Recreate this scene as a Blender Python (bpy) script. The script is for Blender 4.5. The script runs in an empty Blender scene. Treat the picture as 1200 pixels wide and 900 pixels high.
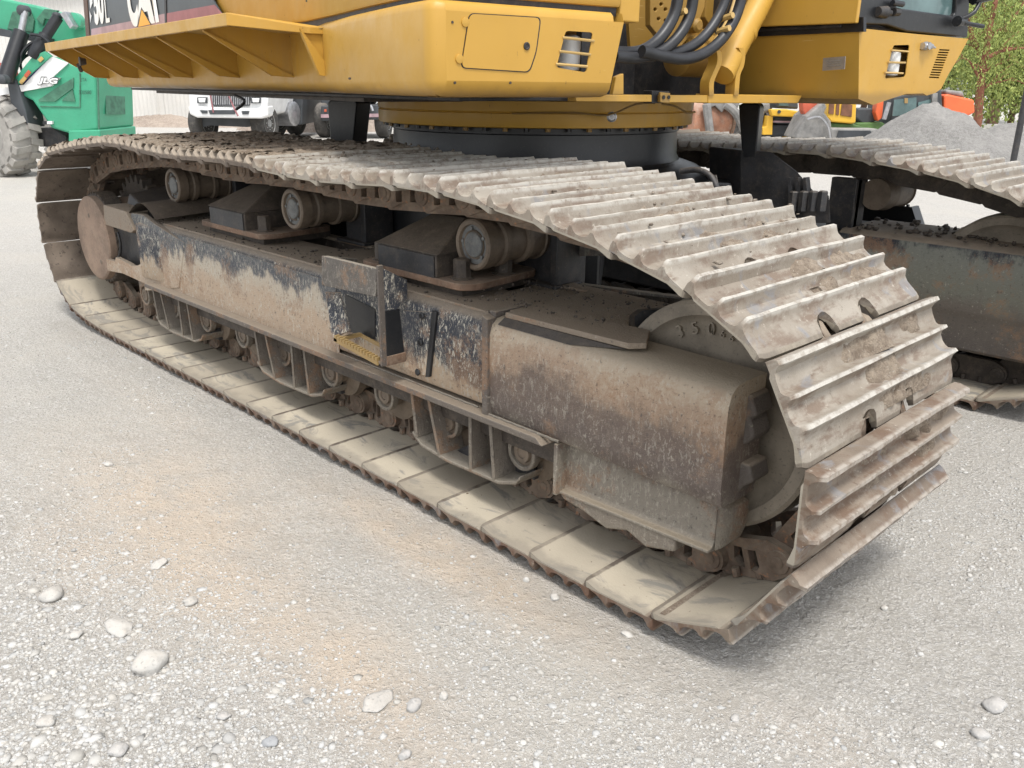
import bpy, bmesh, math, random
import numpy as np
from mathutils import Vector, Matrix
R = math.radians
sc = bpy.context.scene
col = sc.collection
rng = random.Random(7)
nr = np.random.RandomState(5)

# ------------------------------------------------------------------ camera
CP = Vector((1.24436, -1.68630, 1.43707))
CF = Vector((-0.67355294, 0.66161098, -0.32954111)).normalized()
CR = Vector((0.69838332, 0.71566243, 0.00938269)).normalized()
CU = CR.cross(CF).normalized()
FPX = 998.463
cd = bpy.data.cameras.new('camera'); cam = bpy.data.objects.new('camera', cd); col.objects.link(cam)
cd.sensor_width = 36.0; cd.sensor_fit = 'HORIZONTAL'; cd.lens = FPX / 1200 * 36
cd.clip_start = 0.05; cd.clip_end = 3000
m = Matrix.Identity(4)
for i in range(3):
    m[i][0] = CR[i]; m[i][1] = CU[i]; m[i][2] = -CF[i]; m[i][3] = CP[i]
cam.matrix_world = m
sc.camera = cam

# ------------------------------------------------------------------ light
SUN_EL, SUN_AZ = 66.0, -30.0          # degrees; azimuth measured from +x towards +y
w = bpy.data.worlds.new('World'); sc.world = w; w.use_nodes = True
nt = w.node_tree; nt.nodes.clear()
sky = nt.nodes.new('ShaderNodeTexSky'); sky.sky_type = 'NISHITA'; sky.sun_disc = False
sky.sun_elevation = R(SUN_EL); sky.sun_rotation = R(90 - SUN_AZ)
sky.air_density = 1.0; sky.dust_density = 2.0; sky.ozone_density = 1.0
hs = nt.nodes.new('ShaderNodeHueSaturation'); hs.inputs['Saturation'].default_value = 0.22
tcw = nt.nodes.new('ShaderNodeTexCoord'); nzw = nt.nodes.new('ShaderNodeTexNoise')
nzw.inputs['Scale'].default_value = 2.2; nzw.inputs['Detail'].default_value = 6
mpw = nt.nodes.new('ShaderNodeMapRange'); mpw.inputs[1].default_value = .35; mpw.inputs[2].default_value = .65
mpw.inputs[3].default_value = .9; mpw.inputs[4].default_value = 1.25
mulw = nt.nodes.new('ShaderNodeVectorMath'); mulw.operation = 'SCALE'
bg = nt.nodes.new('ShaderNodeBackground'); bg.inputs['Strength'].default_value = 0.15
ow = nt.nodes.new('ShaderNodeOutputWorld')
nt.links.new(sky.outputs[0], hs.inputs['Color']); nt.links.new(tcw.outputs['Generated'], nzw.inputs['Vector'])
nt.links.new(nzw.outputs[0], mpw.inputs[0]); nt.links.new(hs.outputs[0], mulw.inputs[0])
nt.links.new(mpw.outputs[0], mulw.inputs['Scale']); nt.links.new(mulw.outputs[0], bg.inputs[0]); nt.links.new(bg.outputs[0], ow.inputs[0])
sd = bpy.data.lights.new('sun', 'SUN'); sd.energy = 1.5; sd.angle = R(14); sd.color = (1, .965, .91)
sun = bpy.data.objects.new('sun', sd); col.objects.link(sun)
d = Vector((math.cos(R(SUN_EL)) * math.cos(R(SUN_AZ)), math.cos(R(SUN_EL)) * math.sin(R(SUN_AZ)), math.sin(R(SUN_EL))))
sun.rotation_euler = d.to_track_quat('Z', 'Y').to_euler(); sun.location = d * 30
sc.view_settings.view_transform = 'Standard'; sc.view_settings.look = 'None'
sc.view_settings.exposure = 0.90; sc.view_settings.gamma = 1.0; sc.view_settings.use_curve_mapping = False

# ------------------------------------------------------------------ measuring helpers: photograph pixel -> world point on a known plane
def ray(px, py): return CF + CR * ((px - 600) / FPX) + CU * ((450 - py) / FPX)
def onp(px, py, n, c):
    n = Vector(n); dr = ray(px, py); return CP + dr * ((c - n.dot(CP)) / n.dot(dr))
def py_(px, py, y): return onp(px, py, (0, 1, 0), y)
def pz_(px, py, z): return onp(px, py, (0, 0, 1), z)
def at(px, py, d): return CP + ray(px, py) * d
PH = R(-8); SL = Vector((-2.05, 1.7, 0))
FV = Vector((math.cos(PH), math.sin(PH), 0)); LV = Vector((-math.sin(PH), math.cos(PH), 0)); ZV = Vector((0, 0, 1))
def pf(px, py, F): return onp(px, py, FV, F + FV.dot(SL))
def pl(px, py, L): return onp(px, py, LV, L + LV.dot(SL))
def lw(F, L, Z): return SL + FV * F + LV * L + Vector((0, 0, Z))

# ------------------------------------------------------------------ mesh builder
class MB:
    def __init__(s): s.v = []; s.f = []; s.mi = []
    def add(s, vs, fs, mi=0):
        b = len(s.v); s.v += [tuple(v) for v in vs]
        s.f += [tuple(b + i for i in f) for f in fs]; s.mi += [mi] * len(fs); return s
    def hexa(s, p, mi=0):     # p: 8 points, bottom 4 then top 4
        return s.add(p, [(3, 2, 1, 0), (4, 5, 6, 7), (0, 1, 5, 4), (1, 2, 6, 5), (2, 3, 7, 6), (3, 0, 4, 7)], mi)
    def box(s, x0, x1, y0, y1, z0, z1, mi=0, X=None):
        p = [Vector(q) for q in ((x0, y0, z0), (x1, y0, z0), (x1, y1, z0), (x0, y1, z0), (x0, y0, z1), (x1, y0, z1), (x1, y1, z1), (x0, y1, z1))]
        if X: p = [X(*q) for q in p]
        return s.hexa(p, mi)
    def prism(s, pts, vec, mi=0):
        pts = [Vector(p) for p in pts]; vec = Vector(vec); n = len(pts)
        fs = [tuple(range(n - 1, -1, -1)), tuple(range(n, 2 * n))] + [(i, (i + 1) % n, n + (i + 1) % n, n + i) for i in range(n)]
        return s.add(pts + [p + vec for p in pts], fs, mi)
    def grid(s, rows, closed=False, caps=False, mi=0):   # rows: list of equal-length point lists
        n = len(rows[0]); vs = [p for r in rows for p in r]; fs = []
        m_ = n if closed else n - 1
        for i in range(len(rows) - 1):
            for j in range(m_):
                a = i * n + j; b = i * n + (j + 1) % n
                fs.append((a, b, b + n, a + n))
        if caps: fs.append(tuple(range(n - 1, -1, -1))); fs.append(tuple((len(rows) - 1) * n + j for j in range(n)))
        return s.add(vs, fs, mi)
    def lathe(s, c, ax, prof, n=28, mi=0, caps=True):    # prof: (distance along axis, radius)
        c = Vector(c); ax = Vector(ax).normalized(); u = ax.orthogonal().normalized(); v = ax.cross(u)
        rows = [[c + ax * t + (u * math.cos(2 * math.pi * k / n) + v * math.sin(2 * math.pi * k / n)) * max(r, 1e-4) for k in range(n)] for t, r in prof]
        return s.grid(rows, True, caps, mi)
    def tube(s, pts, r, n=8, mi=0, smooth=3):
        pts = [Vector(p) for p in pts]
        if smooth > 1 and len(pts) > 2: pts = catmull(pts, smooth)
        rows = []; u = None
        for i, p in enumerate(pts):
            t = (pts[min(i + 1, len(pts) - 1)] - pts[max(i - 1, 0)]).normalized()
            if u is None: u = t.orthogonal().normalized()
            u = (u - t * u.dot(t)).normalized(); v = t.cross(u)
            rr = r[i * len(r) // len(pts)] if isinstance(r, (list, tuple)) else r
            rows.append([p + (u * math.cos(2 * math.pi * k / n) + v * math.sin(2 * math.pi * k / n)) * rr for k in range(n)])
        return s.grid(rows, True, True, mi)
    def holed(s, outer, holes, vec, mi=0):               # flat plate with holes, given thickness vector
        bm = bmesh.new(); vec = Vector(vec); es = []
        for lp in [outer] + holes:
            vs = [bm.verts.new(Vector(p)) for p in lp]
            es += [bm.edges.new((vs[i], vs[(i + 1) % len(vs)])) for i in range(len(vs))]
        bmesh.ops.triangle_fill(bm, use_beauty=True, use_dissolve=False, edges=es, normal=vec)
        bm.normal_update()
        bmesh.ops.recalc_face_normals(bm, faces=bm.faces)
        r_ = bmesh.ops.extrude_face_region(bm, geom=list(bm.faces))
        bmesh.ops.translate(bm, vec=vec, verts=[g for g in r_['geom'] if isinstance(g, bmesh.types.BMVert)])
        bmesh.ops.recalc_face_normals(bm, faces=bm.faces)
        bm.verts.index_update()
        s.add([v.co.copy() for v in bm.verts], [[v.index for v in f.verts] for f in bm.faces], mi)
        bm.free(); return s
    def mesh(s, name, mats, smooth=40, recalc=True):
        me = bpy.data.meshes.new(name); me.from_pydata(s.v, [], s.f)
        for mt in (mats if isinstance(mats, (list, tuple)) else [mats]): me.materials.append(mt)
        me.polygons.foreach_set('material_index', s.mi)
        if recalc:
            bm = bmesh.new(); bm.from_mesh(me); bmesh.ops.recalc_face_normals(bm, faces=bm.faces); bm.to_mesh(me); bm.free()
        if smooth: me.shade_smooth(); me.set_sharp_from_angle(angle=R(smooth))
        me.update(); return me
    def obj(s, name, mats, parent=None, smooth=40, bevel=0, label=None, recalc=True):
        o = link(name, s.mesh(name, mats, smooth, recalc), parent)
        if bevel:
            b = o.modifiers.new('bevel', 'BEVEL'); b.width = bevel; b.segments = 2; b.limit_method = 'ANGLE'; b.angle_limit = R(35)
        if label: o['label'] = label
        return o
def link(name, data, parent=None):
    o = bpy.data.objects.new(name, data); col.objects.link(o)
    if parent:
        o.parent = parent
        o.matrix_parent_inverse = wm(parent).inverted()
    return o
def wm(o):
    mm = o.matrix_basis.copy()
    if o.parent: mm = wm(o.parent) @ o.matrix_parent_inverse @ mm
    return mm
def thing(name, label, cat, loc=(0, 0, 0), group=None):
    o = bpy.data.objects.new(name, None); col.objects.link(o); o.location = loc
    o['label'] = label; o['category'] = cat; o.empty_display_size = .2
    if group: o['group'] = group
    return o
def tag(o, label, cat, group=None):
    o['label'] = label; o['category'] = cat
    if group: o['group'] = group
    return o
def catmull(P, k):
    out = []
    for i in range(len(P) - 1):
        a = P[max(i - 1, 0)]; b = P[i]; c = P[i + 1]; e = P[min(i + 2, len(P) - 1)]
        for j in range(k):
            t = j / k
            out.append(0.5 * ((2 * b) + (c - a) * t + (2 * a - 5 * b + 4 * c - e) * t * t + (3 * b - a - 3 * c + e) * t ** 3))
    out.append(P[-1]); return out
def rrect(pts, r, n=4):           # round the corners of a 3D polygon
    out = []; pts = [Vector(p) for p in pts]; N = len(pts)
    for i, p in enumerate(pts):
        a = (pts[i - 1] - p); b = (pts[(i + 1) % N] - p); rr = min(r, a.length * .45, b.length * .45)
        pa = p + a.normalized() * rr; pb = p + b.normalized() * rr
        for k in range(n + 1):
            t = k / n; out.append(pa * (1 - t) ** 2 + p * 2 * t * (1 - t) + pb * t * t)
    return out
# value noise in numpy, for shapes
def vnoise(x, y, seed=0):
    xi = np.floor(x).astype(np.int64); yi = np.floor(y).astype(np.int64); xf = x - xi; yf = y - yi
    def h(a, b):
        n = (a * 374761393 + b * 668265263 + seed * 974634777) & 0xffffffff
        n = ((n ^ (n >> 13)) * 1274126177) & 0xffffffff
        return ((n ^ (n >> 16)) & 0xffff) / 65535.0
    u = xf * xf * (3 - 2 * xf); v = yf * yf * (3 - 2 * yf)
    return (h(xi, yi) * (1 - u) + h(xi + 1, yi) * u) * (1 - v) + (h(xi, yi + 1) * (1 - u) + h(xi + 1, yi + 1) * u) * v
def fbm(x, y, o=4, seed=0):
    s = 0; a = .5; t = 0
    for i in range(o): s = s + a * vnoise(x * 2 ** i, y * 2 ** i, seed + i); t += a; a *= .5
    return s / t

# ------------------------------------------------------------------ materials
class NT:
    def __init__(s, name):
        s.m = bpy.data.materials.new(name); s.m.use_nodes = True; s.t = s.m.node_tree; s.t.nodes.clear()
        s.o = s.n('ShaderNodeOutputMaterial'); s.b = s.n('ShaderNodeBsdfPrincipled'); s.l(s.b.outputs[0], s.o.inputs[0])
    def n(s, k, **kw):
        x = s.t.nodes.new(k)
        for a, b in kw.items(): setattr(x, a, b)
        return x
    def l(s, a, b): s.t.links.new(a, b)
    def coords(s, scale=(1, 1, 1), rnd=True, kind='Object'):
        tc = s.n('ShaderNodeTexCoord'); mp = s.n('ShaderNodeMapping'); mp.inputs['Scale'].default_value = scale
        s.l(tc.outputs[kind], mp.inputs[0])
        if not rnd: return mp.outputs[0]
        oi = s.n('ShaderNodeObjectInfo'); mu = s.n('ShaderNodeMath', operation='MULTIPLY'); mu.inputs[1].default_value = 37.0
        ad = s.n('ShaderNodeVectorMath', operation='ADD'); s.l(oi.outputs['Random'], mu.inputs[0])
        s.l(mp.outputs[0], ad.inputs[0]); s.l(mu.outputs[0], ad.inputs[1]); return ad.outputs[0]
    def noise(s, vec, sc_, det=5, ro=.6, dist=0):
        x = s.n('ShaderNodeTexNoise'); x.inputs['Scale'].default_value = sc_; x.inputs['Detail'].default_value = det
        x.inputs['Roughness'].default_value = ro; x.inputs['Distortion'].default_value = dist; s.l(vec, x.inputs['Vector']); return x.outputs[0]
    def ramp(s, f, a, b, lo=0, hi=1):
        x = s.n('ShaderNodeMapRange'); x.interpolation_type = 'SMOOTHSTEP'
        x.inputs[1].default_value = a; x.inputs[2].default_value = b; x.inputs[3].default_value = lo; x.inputs[4].default_value = hi
        s.l(f, x.inputs[0]); return x.outputs[0]
    def math(s, op, a, b):
        x = s.n('ShaderNodeMath', operation=op)
        for i, q in enumerate((a, b)):
            if isinstance(q, (int, float)): x.inputs[i].default_value = q
            else: s.l(q, x.inputs[i])
        return x.outputs[0]
    def mix(s, f, a, b):
        x = s.n('ShaderNodeMix', data_type='RGBA')
        for i, q in ((0, f), (6, a), (7, b)):
            if isinstance(q, (int, float)): x.inputs[i].default_value = q
            elif isinstance(q, (tuple, list)): x.inputs[i].default_value = (*q, 1)
            else: s.l(q, x.inputs[i])
        return x.outputs[2]
    def bump(s, h, strength, dist=.01):
        x = s.n('ShaderNodeBump'); x.inputs['Strength'].default_value = strength; x.inputs['Distance'].default_value = dist
        s.l(h, x.inputs['Height']); s.l(x.outputs[0], s.b.inputs['Normal'])
    def up(s):                       # how far a face looks upwards (dust settles there)
        g = s.n('ShaderNodeNewGeometry'); q = s.n('ShaderNodeSeparateXYZ'); s.l(g.outputs['Normal'], q.inputs[0]); return q.outputs[2]
    def fin(s, c, rough=.8, metal=0, spec=None):
        if isinstance(c, (tuple, list)): s.b.inputs['Base Color'].default_value = (*c, 1)
        else: s.l(c, s.b.inputs['Base Color'])
        if isinstance(rough, (int, float)): s.b.inputs['Roughness'].default_value = rough
        else: s.l(rough, s.b.inputs['Roughness'])
        s.b.inputs['Metallic'].default_value = metal
        if spec is not None: s.b.inputs['Specular IOR Level'].default_value = spec
        return s.m

def mat_plain(name, c, rough=.6, var=.15, scale=6, metal=0, bump=.1, dirt=None, damt=.4):
    t = NT(name); v = t.coords(); n = t.noise(v, scale, 6)
    c1 = t.mix(t.ramp(n, .3, .7), tuple(x * (1 - var) for x in c), tuple(min(1, x * (1 + var)) for x in c))
    if dirt:
        n2 = t.noise(v, scale * 2.7, 8, .7); u = t.up()
        f = t.math('ADD', t.ramp(n2, .45, .75, 0, damt), t.math('MULTIPLY', t.ramp(u, .3, 1, 0, 1), damt))
        c1 = t.mix(f, c1, dirt)
    if dirt:
        n5 = t.noise(v, 95, 5, .75); c1 = t.mix(t.ramp(n5, .56, .66, 0, .55), c1, tuple(x * .35 for x in c)); c1 = t.mix(t.ramp(n5, .42, .32, 0, .4), c1, tuple(min(1, x * 1.25) for x in dirt))
    if bump: t.bump(t.noise(v, scale * 8, 5), bump, .004)
    return t.fin(c1, rough, metal)

DUST = (.31, .26, .20)
M = {}
def mk_shoe(name, a, b_, rustc, tipc, rusty):
    a, b_, rustc, tipc = (tuple(q * .71 for q in c_) for c_ in (a, b_, rustc, tipc))
    t = NT(name); v = t.coords(); vs = t.coords((3.2, .8, 1))
    big = t.noise(v, 5, 5, .6); fine = t.noise(v, 42, 7, .75); gr = t.noise(v, 170, 3, .6)
    base = t.mix(t.ramp(big, .38, .62), a, b_)
    base = t.mix(t.ramp(t.math('ADD', t.noise(vs, 7, 6, .65), t.math('MULTIPLY', fine, .3)), .62 - rusty, .80 - rusty, 0, .85), base, rustc)
    pat = t.noise(v, 9, 5, .55, .8)
    c = t.mix(t.ramp(pat, .57, .68, 0, .75), base, (.215, .215, .22))
    c = t.mix(t.ramp(fine, .60, .70, 0, .7), c, (.10, .07, .05)); c = t.mix(t.ramp(fine, .40, .30, 0, .6), c, (.55, .50, .43))
    sp = t.n('ShaderNodeSeparateXYZ'); s_ = t.n('ShaderNodeTexCoord'); t.l(s_.outputs['Object'], sp.inputs[0])
    tip = t.math('MULTIPLY', t.ramp(sp.outputs[2], .097, .108), t.ramp(t.noise(v, 26, 5, .7), .35, .58, .2, 1))
    c = t.mix(tip, c, tipc)
    inn = t.ramp(sp.outputs[2], .0665, .0645)
    ic = t.mix(t.ramp(t.noise(t.coords((.7, 1.6, 1)), 6.0, 6, .65, .9), .52, .63, 0, .7), (.43, .38, .295), (.16, .16, .155))
    edge = t.math('MULTIPLY', t.ramp(t.math('ADD', sp.outputs[1], t.math('MULTIPLY', t.noise(v, 14, 5), .14)), .13, .08), .6)
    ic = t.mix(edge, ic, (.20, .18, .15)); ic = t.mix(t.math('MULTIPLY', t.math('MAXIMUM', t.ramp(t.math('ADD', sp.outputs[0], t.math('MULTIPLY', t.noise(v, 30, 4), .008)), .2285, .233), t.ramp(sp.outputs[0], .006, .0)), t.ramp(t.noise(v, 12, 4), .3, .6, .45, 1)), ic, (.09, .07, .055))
    ic = t.mix(t.ramp(t.noise(v, 48, 3), .70, .73), ic, (.13, .09, .06))
    oi = t.n('ShaderNodeObjectInfo'); ic = t.mix(t.ramp(oi.outputs['Random'], 0, 1, 0, .5), ic, (.26, .225, .175))
    c = t.mix(inn, c, ic)
    t.bump(t.math('ADD', fine, t.math('MULTIPLY', gr, .5)), .35, .006)
    return t.fin(c, t.ramp(big, .3, .7, .55, .9))
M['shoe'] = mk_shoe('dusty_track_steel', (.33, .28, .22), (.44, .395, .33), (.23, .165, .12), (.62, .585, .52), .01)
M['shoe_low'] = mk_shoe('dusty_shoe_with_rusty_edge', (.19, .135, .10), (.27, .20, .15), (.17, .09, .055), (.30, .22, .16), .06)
M['shoe_front'] = mk_shoe('brown_worn_shaded_steel', (.225, .175, .13), (.33, .27, .21), (.18, .11, .07), (.47, .42, .36), .03)  # brown worn steel, darkened further for the shade on the front wrap
def mk_shoe_dark():  # mud brown, with the rear wrap's shade painted into the inner faces
    t = NT('muddy_shaded_track_steel'); v = t.coords(); fine = t.noise(v, 30, 6, .7); big = t.noise(v, 6, 5)
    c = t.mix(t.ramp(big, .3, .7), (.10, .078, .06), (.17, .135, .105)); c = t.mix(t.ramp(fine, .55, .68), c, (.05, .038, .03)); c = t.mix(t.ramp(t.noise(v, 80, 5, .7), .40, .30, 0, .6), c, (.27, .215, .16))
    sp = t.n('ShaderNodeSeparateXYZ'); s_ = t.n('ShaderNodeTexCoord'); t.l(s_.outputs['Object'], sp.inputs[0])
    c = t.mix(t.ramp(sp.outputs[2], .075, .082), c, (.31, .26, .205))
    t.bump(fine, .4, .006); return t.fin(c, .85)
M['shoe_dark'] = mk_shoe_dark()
def mk_link():
    t = NT('rusty_chain_steel'); v = t.coords(); n1 = t.noise(v, 14, 6, .65); n2 = t.noise(v, 50, 5, .7)
    c = t.mix(t.ramp(n1, .35, .65), (.11, .078, .056), (.20, .15, .11)); c = t.mix(t.ramp(n2, .55, .7), c, (.30, .15, .08))
    c = t.mix(t.math('MULTIPLY', t.ramp(t.up(), .2, .9), t.ramp(n1, .3, .6, .3, .9)), c, DUST)
    t.bump(n2, .5, .006); return t.fin(c, .8)
M['link'] = mk_link()
def mk_mud(name, a, b):
    t = NT(name); v = t.coords(rnd=False); n1 = t.noise(v, 25, 8, .7); n2 = t.noise(v, 120, 4, .7)
    c = t.mix(t.ramp(n1, .35, .65), a, b); c = t.mix(t.ramp(n2, .60, .72), c, tuple(x * .45 for x in a)); c = t.mix(t.ramp(n2, .40, .3), c, (.42, .38, .33))
    t.bump(t.math('ADD', n1, n2), .8, .012); return t.fin(c, .95)
M['mud'] = mk_mud('dry_mud', (.17, .13, .095), (.31, .255, .195))
M['clod'] = mk_mud('grey_brown_clods', (.16, .13, .10), (.30, .255, .205))
def mk_frame(name, bands, scratch=.0, top=None, dim=.74):
    """steel painted black long ago; bands: (height z, colour) stains from the ground up, broken by noise"""
    bands = [(z_, tuple(q * dim for q in c_)) for z_, c_ in bands]; top = tuple(q * .74 for q in (top or (.30, .245, .185)))
    t = NT(name); v = t.coords(rnd=False); vz = t.coords((1, 1, .22), rnd=False)
    g = t.n('ShaderNodeNewGeometry'); sp = t.n('ShaderNodeSeparateXYZ'); t.l(g.outputs['Position'], sp.inputs[0])
    n1 = t.noise(v, 5, 7, .62); n2 = t.noise(vz, 26, 7, .75); n3 = t.noise(v, 75, 5, .7); n4 = t.noise(v, 200, 3, .6)
    z = t.math('ADD', sp.outputs[2], t.math('ADD', t.math('MULTIPLY', t.math('SUBTRACT', n1, .5), .34), t.math('MULTIPLY', t.math('SUBTRACT', n2, .5), .16)))
    c = bands[0][1]
    for (z0, c0), (z1, c1) in zip(bands, bands[1:]): c = t.mix(t.ramp(z, z0, z1), c, c1)
    c = t.mix(t.ramp(t.math('ADD', n1, t.math('MULTIPLY', n3, .35)), .70, .80, 0, .6), c, (.26, .155, .09))
    c = t.mix(t.ramp(n3, .57, .68, 0, .75), c, (.055, .048, .045))
    c = t.mix(t.ramp(n3, .41, .30, 0, .7), c, (.34, .305, .25))
    if scratch:
        vo = t.n('ShaderNodeTexVoronoi', feature='DISTANCE_TO_EDGE'); vo.inputs['Scale'].default_value = 60
        w_ = t.n('ShaderNodeVectorMath', operation='ADD'); t.l(vz, w_.inputs[0]); t.l(t.noise(v, 12, 5), w_.inputs[1]); t.l(w_.outputs[0], vo.inputs['Vector'])
        sm = t.math('MULTIPLY', t.ramp(vo.outputs[0], .05, .0), t.ramp(t.noise(v, 20, 3), .42, .6))
        c = t.mix(t.math('MULTIPLY', sm, scratch), c, (.42, .39, .33))
        fl = t.noise(t.coords((1, 1, .40), False), 105, 4, .75, .6); md = t.ramp(t.noise(v, 9, 3), .38, .60, .25, 1)
        c = t.mix(t.math('MULTIPLY', t.math('MULTIPLY', t.ramp(fl, .535, .60), md), scratch), c, (.46, .43, .36))
    c = t.mix(t.math('MULTIPLY', t.ramp(t.up(), .35, .85), t.ramp(n2, .2, .55, .55, 1)), c, top)
    t.bump(t.math('ADD', t.math('MULTIPLY', n2, 1.0), t.math('ADD', n3, n4)), .5, .008); return t.fin(c, t.ramp(n1, .3, .7, .55, .85))
BK = (.028, .032, .042); BD = (.08, .065, .058)
M['boxf'] = mk_frame('stained_box_steel', [(.33, (.20, .175, .14)), (.42, (.11, .085, .072)), (.54, (.13, .095, .075)), (.63, (.29, .205, .14)), (.70, (.37, .30, .22)), (.78, (.40, .345, .265))], .38, (.36, .30, .22), .98)
M['mid'] = mk_frame('scratched_black_paint', [(.38, (.36, .27, .19)), (.45, (.44, .33, .23)), (.50, (.40, .31, .22)), (.545, BK)], 1.0, None, 1.02)
M['rear'] = mk_frame('mud_splashed_paint', [(.36, (.33, .25, .18)), (.50, (.38, .285, .20)), (.60, (.40, .345, .27)), (.64, (.06, .065, .075)), (.70, (.075, .08, .085))], .8, None, 1.02)
M['low'] = mk_frame('dull_dirty_steel', [(.1, (.26, .225, .18)), (.3, (.19, .16, .13)), (.5, (.13, .11, .095))], 0)
M['castg'] = mk_frame('dusty_casting', [(.1, (.27, .23, .18)), (.3, (.20, .17, .135)), (.6, (.13, .115, .10))], .25, (.34, .30, .24))
M['f2'] = mk_frame('greenish_stained_steel', [(.2, (.10, .085, .075)), (.42, (.17, .145, .12)), (.55, (.20, .20, .16)), (.68, (.21, .215, .18)), (.74, BK)], 0)
M['ftop'] = mk_frame('mud_caked_steel', [(.1, (.27, .21, .155)), (.9, (.30, .24, .18))], 0, (.31, .25, .185))
M['black'] = mat_plain('black_paint', (.011, .012, .014), .38, .3, 4, bump=.15, dirt=(.06, .055, .05), damt=.12)
M['blackd'] = mat_plain('dirty_black_paint', (.026, .026, .028), .55, .35, 7, bump=.3, dirt=(.13, .105, .08), damt=.35)
M['darkmud_shade'] = mat_plain('dark_greasy_shaded_steel', (.052, .042, .034), .7, .4, 9, bump=.4, dirt=(.16, .125, .09), damt=.4)  # greasy steel; also paints the shaded far links
M['rust'] = mat_plain('rusty_plate', (.155, .095, .062), .8, .4, 9, bump=.4, dirt=(.30, .24, .18), damt=.4)
M['disc'] = mat_plain('clay_dusted_cover', (.235, .165, .12), .8, .25, 7, bump=.3, dirt=(.28, .22, .165), damt=.4)
M['idler'] = mat_plain('worn_idler_steel', (.24, .205, .16), .6, .3, 5, bump=.25, dirt=(.31, .265, .205), damt=.5)
M['cap'] = mat_plain('grey_cast_cap', (.11, .115, .115), .5, .3, 22, bump=.4, dirt=(.22, .195, .16), damt=.4)
M['rim'] = mat_plain('dusty_roller_steel', (.13, .10, .072), .6, .3, 10, bump=.3, dirt=(.12, .09, .07), damt=.4)
def mk_yellow(name, c=(.50, .285, .045), dark=.12, zg=.55):
    t = NT(name); v = t.coords(rnd=False); n1 = t.noise(v, 1.7, 4); n2 = t.noise(v, 26, 6, .7); n3 = t.noise(t.coords((1, 1, .15), False), 15, 5, .7)
    cc = t.mix(t.ramp(n1, .3, .7), tuple(x * .93 for x in c), tuple(x * 1.06 for x in c))
    cc = t.mix(t.ramp(n3, .55, .8, 0, dark * 2), cc, (.36, .20, .05))
    cc = t.mix(t.math('MULTIPLY', t.ramp(n1, .45, .75), t.ramp(n3, .35, .65, .0, .30)), cc, (.42, .32, .17))
    cc = t.mix(t.ramp(n2, .66, .76, 0, .5), cc, (.16, .08, .025))
    g = t.n('ShaderNodeNewGeometry'); sp = t.n('ShaderNodeSeparateXYZ'); t.l(g.outputs['Position'], sp.inputs[0]); n6 = t.noise(v, 9, 6, .7)
    zz = t.math('ADD', sp.outputs[2], t.math('MULTIPLY', t.math('SUBTRACT', n6, .5), .05))
    cc = t.mix(t.math('MULTIPLY', t.ramp(zz, 1.445, 1.405), zg), cc, (.17, .105, .04))
    n7 = t.noise(t.coords((1, 1, .5), False), 70, 4, .8); cc = t.mix(t.math('MULTIPLY', t.ramp(n7, .66, .70), t.ramp(n6, .5, .62)), cc, (.10, .05, .02))
    sc7 = t.noise(t.coords((.25, .25, 5), False), 22, 3, .6); cc = t.mix(t.math('MULTIPLY', t.ramp(sc7, .68, .72), t.ramp(n6, .52, .62, 0, .5)), cc, (.62, .45, .18))
    t.bump(n2, .05, .003); return t.fin(cc, t.ramp(n6, .3, .7, .36, .58))
M['yel'] = mk_yellow('yellow_paint')
M['ring'] = mk_yellow('ring_yellow_paint', (.50, .285, .045), .2, 0); M['yeld'] = mk_yellow('grimy_yellow_paint', (.31, .18, .035), .3)
M['yell'] = mk_yellow('faded_yellow_paint', (.50, .335, .12), .1)
M['step'] = mk_yellow('worn_yellow_step', (.26, .175, .07), .6, 0)
M['hose'] = mat_plain('black_rubber', (.02, .021, .024), .42, .3, 10, bump=.1)
M['white'] = mat_plain('white_paint', (.72, .72, .71), .5, .08, 4, bump=0)
M['offw'] = mat_plain('off_white_plastic', (.66, .66, .64), .35, .1, 20, bump=.3)
M['glass'] = mat_plain('tinted_glass', (.10, .16, .16), .08, .3, 3, bump=0)
M['steel'] = mat_plain('bare_steel', (.42, .42, .43), .35, .2, 12, metal=.8)
M['greyb'] = mat_plain('scratched_grey_steel', (.20, .195, .185), .6, .3, 5, bump=.3, dirt=(.32, .30, .27), damt=.5)
# ================================================================== THE EXCAVATOR
EX = thing('excavator', 'yellow tracked excavator with long muddy crawler tracks filling the foreground', 'excavator', (-2.05, 1.7, 0))
TW = .90          # shoe width
D2 = 2.52         # offset of the far track

# ---- chain path (x, z of the pins), in the order the chain travels: top forward, front down, bottom back, rear up
SPC = (-4.37, .555)
way = []
for a in (262, 240, 215, 190, 165, 140, 115, 92): way.append((SPC[0] + .415 * math.cos(R(a)), SPC[1] + .415 * math.sin(R(a))))
way += [(-4.05, 1.015), (-3.77, 1.045), (-3.39, 1.07), (-2.8, 1.05), (-2.17, 1.065), (-1.55, 1.045), (-.97, 1.07), (-.81, 1.066), (-.585, 1.045),
        (-.36, 1.018), (-.14, .98), (.075, .925), (.265, .835), (.385, .67), (.412, .43), (.33, .235), (.20, .155), (.05, .115), (-.2, .11), (-1, .11), (-2, .11), (-3, .11), (-4.0, .11)]
way.append(way[0])
def catclosed(P, k):
    P = P[:-1]; n = len(P); o = []
    for i in range(n):
        a, b, c, e = (Vector(P[(i + q) % n]) for q in (-1, 0, 1, 2))
        for j in range(k):
            t = j / k; o.append(0.5 * ((2 * b) + (c - a) * t + (2 * a - 5 * b + 4 * c - e) * t * t + (3 * b - a - 3 * c + e) * t ** 3))
    return o
dense = catclosed(way, 40)
i0 = min(range(len(dense)), key=lambda i: (dense[i] - Vector((.285, .195))).length)
dense = dense[i0:] + dense[:i0]; dense.append(dense[0])
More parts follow.
